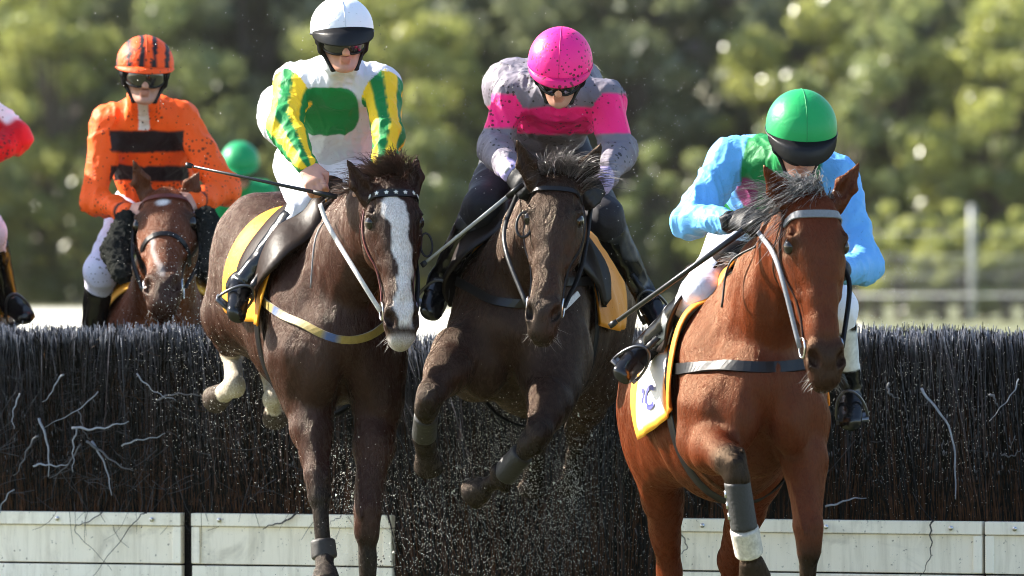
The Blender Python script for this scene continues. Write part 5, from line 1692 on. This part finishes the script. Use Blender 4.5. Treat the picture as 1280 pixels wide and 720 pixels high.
def pair_F():
    # farther back: placed by its own distance, the size follows from the lens
    D0, px, py = 52.0, 300.0, 200.0
    q0 = P(181, 75, 34.45)
    def mv(pt, ref=(181, 78, 34.45)):
        """same rider figure in metres, shifted in space to the far horse"""
        a, b = P(*pt), P(*ref)
        w = P(px, py, D0) + (a - b)
        return (640 + w[0] / w[1] * FPX, HORIZON - (w[2] - CAMZ) / w[1] * FPX, w[1])
    H = build_horse(dict(
        label='dark horse under the far green capped rider behind the field',
        chest=mv((200, 452, 34.85)), yaw=1, pitch=-4, S=.97, poll=mv((208, 270, 34.42)), muzzle=mv((203, 400, 34.0)), hyaw=0, hroll=0,
        earL=(mv((183, 268, 34.4)), mv((167, 224, 34.36))), earR=(mv((234, 268, 34.42)), mv((249, 236, 34.4))),
        FL=[mv(q) for q in [(165, 540, 34.9), (160, 600, 34.5), (165, 690, 34.7), (168, 720, 34.8)]],
        FR=[mv(q) for q in [(235, 540, 34.9), (240, 660, 34.75), (236, 750, 34.8), (233, 790, 34.75)]],
        HL=[mv(q) for q in [(165, 520, 36.1), (165, 640, 36.5), (165, 740, 36.4), (165, 770, 36.3)]],
        HR=[mv(q) for q in [(235, 520, 36.1), (235, 640, 36.5), (235, 740, 36.4), (235, 770, 36.3)]],
        coat=(70, 44, 32), points=(24, 20, 19), black={'FL': .95, 'FR': .95, 'HL': 1.3, 'HR': 1.3}, mat=M['coat_dark'], res=.018, seed=22))
    J = dict(head=(181, 92, 34.45), shL=(134, 148, 34.72), shR=(228, 144, 34.72), elL=(118, 230, 34.66), elR=(262, 228, 34.62),
             wrL=(160, 266, 34.42), wrR=(224, 262, 34.42), hdL=(176, 268, 34.34), hdR=(212, 266, 34.34),
             hipL=(170, 262, 34.95), hipR=(225, 262, 34.95), knL=(126, 340, 34.7), knR=(266, 335, 34.75),
             anL=(112, 440, 35.0), anR=(280, 440, 35.0), toeL=(108, 470, 34.85), toeR=(282, 470, 34.85))
    def je(R, V, tg, s, f): return np.tile(lin((24, 140, 84)), (len(V), 1))
    build_rider(dict(label='far rider in green silks and plain green cap behind the others',
        J={k: mv(v) for k, v in J.items()}, head_rot=(0, 30, 0), jersey=je, breeches=(225, 225, 230), helmet=flat((24, 142, 86)), peak=(24, 142, 86), peak_len=.03, button=False, res=.013, body_res=.013, leathers=False))

horse_A(); rider_A(); horse_B(); rider_B(); horse_C(); rider_C(); horse_D(); rider_D(); pair_E(); pair_F()

# ------------------------------------------------------------------ flying turf and water
def spray():
    r = np.random.default_rng(77)
    pts, size, pale = [], [], []
    def cloud(n, px, py, sx, sy, Y, sY, s0, s1, pw):
        x = r.normal(px, sx, n); y = r.normal(py, sy, n); d = r.normal(Y, sY, n)
        for a, b, c in zip(x, y, d):
            if b > 740: continue
            pts.append(P(a, b, c)); size.append(r.uniform(s0, s1)); pale.append(r.random() < pw)
    for _ in range(60):
        cloud(int(r.lognormal(4.9, .7)), r.normal(640, 110), r.normal(610, 70), r.uniform(8, 45), r.uniform(10, 60), r.normal(32, .4), .1, .0006, .0022, .7)
    for _ in range(25):
        cloud(int(r.lognormal(3.2, .6)), r.normal(620, 120), r.normal(590, 70), r.uniform(10, 30), r.uniform(10, 30), r.normal(32, .3), .05, .002, .006, .15)
    cloud(7000, 640, 600, 120, 85, 32.0, .5, .0007, .0019, .7)
    cloud(1600, 620, 690, 110, 60, 31.8, .5, .0007, .0019, .7)
    cloud(3000, 310, 470, 70, 70, 32.6, .4, .0007, .0019, .7)
    cloud(3000, 1140, 510, 80, 70, 31.6, .5, .0006, .0016, .7)
    cloud(500, 800, 180, 60, 110, 31.5, .5, .0008, .0024, .8)
    cloud(260, 560, 160, 40, 100, 31.5, .5, .0008, .0022, .8)
    cloud(200, 1110, 330, 40, 40, 31.0, .5, .0008, .0022, .8)
    cloud(320, 215, 345, 35, 45, 33.7, .15, .0007, .0018, .8)
    cloud(160, 300, 80, 100, 70, 32, .5, .0008, .003, .4)
    cloud(140, 600, 560, 120, 60, 32.0, .5, .003, .007, .12)
    P0 = np.array(pts); n = len(P0); R0 = np.array(size)[:, None]
    d = r.normal(size=(n, 3)); d /= np.linalg.norm(d, axis=1)[:, None]
    a = np.cross(d, r.normal(size=(n, 3))); a /= np.linalg.norm(a, axis=1)[:, None]; b = np.cross(d, a)
    V = np.stack([P0 + d * R0 * 1.4, P0 + a * R0 - d * R0 * .5, P0 - a * R0 * .5 + b * R0 - d * R0 * .5, P0 - a * R0 * .5 - b * R0 - d * R0 * .5], 1).reshape(-1, 3)
    F = np.array([[0, 1, 2], [0, 2, 3], [0, 3, 1], [1, 3, 2]])
    F = (F[None] + (np.arange(n) * 4)[:, None, None]).reshape(-1, 3)
    c = np.where(np.array(pale)[:, None], lin((214, 212, 205))[None], lin((48, 38, 30))[None])
    M['spray'] = mat_plain('flying_turf', (1, 1, 1), 0.4, var=0.2, bump=0, attr=True)
    o = add_mesh('flying_turf', V, F, M['spray'], None, np.repeat(c, 4, 0), False)
    tag(o, 'specks of turf and water thrown up over the fence by the horses', 'turf', kind='stuff')
spray()
# ------------------------------------------------------------------ dusty air over the course
def haze():
    mb = MB(); mb.box((-950, -80, -1.2), (1900, 0, 0), (0, 2640, 0), (0, 0, 15.2))
    m = bpy.data.materials.new('dusty_air'); m.use_nodes = True; t = m.node_tree
    for n in list(t.nodes):
        if n.type == 'BSDF_PRINCIPLED': t.nodes.remove(n)
    pv = t.nodes.new('ShaderNodeVolumePrincipled'); pv.inputs['Color'].default_value = (.9, .88, .82, 1); pv.inputs['Density'].default_value = HAZE; pv.inputs['Anisotropy'].default_value = .3
    t.links.new(pv.outputs[0], t.nodes['Material Output'].inputs['Volume'])
    tag(mb.build('haze', m, None, False), 'thin dusty haze hanging over the whole racecourse', 'haze', kind='stuff')
HAZE = .00006
haze()
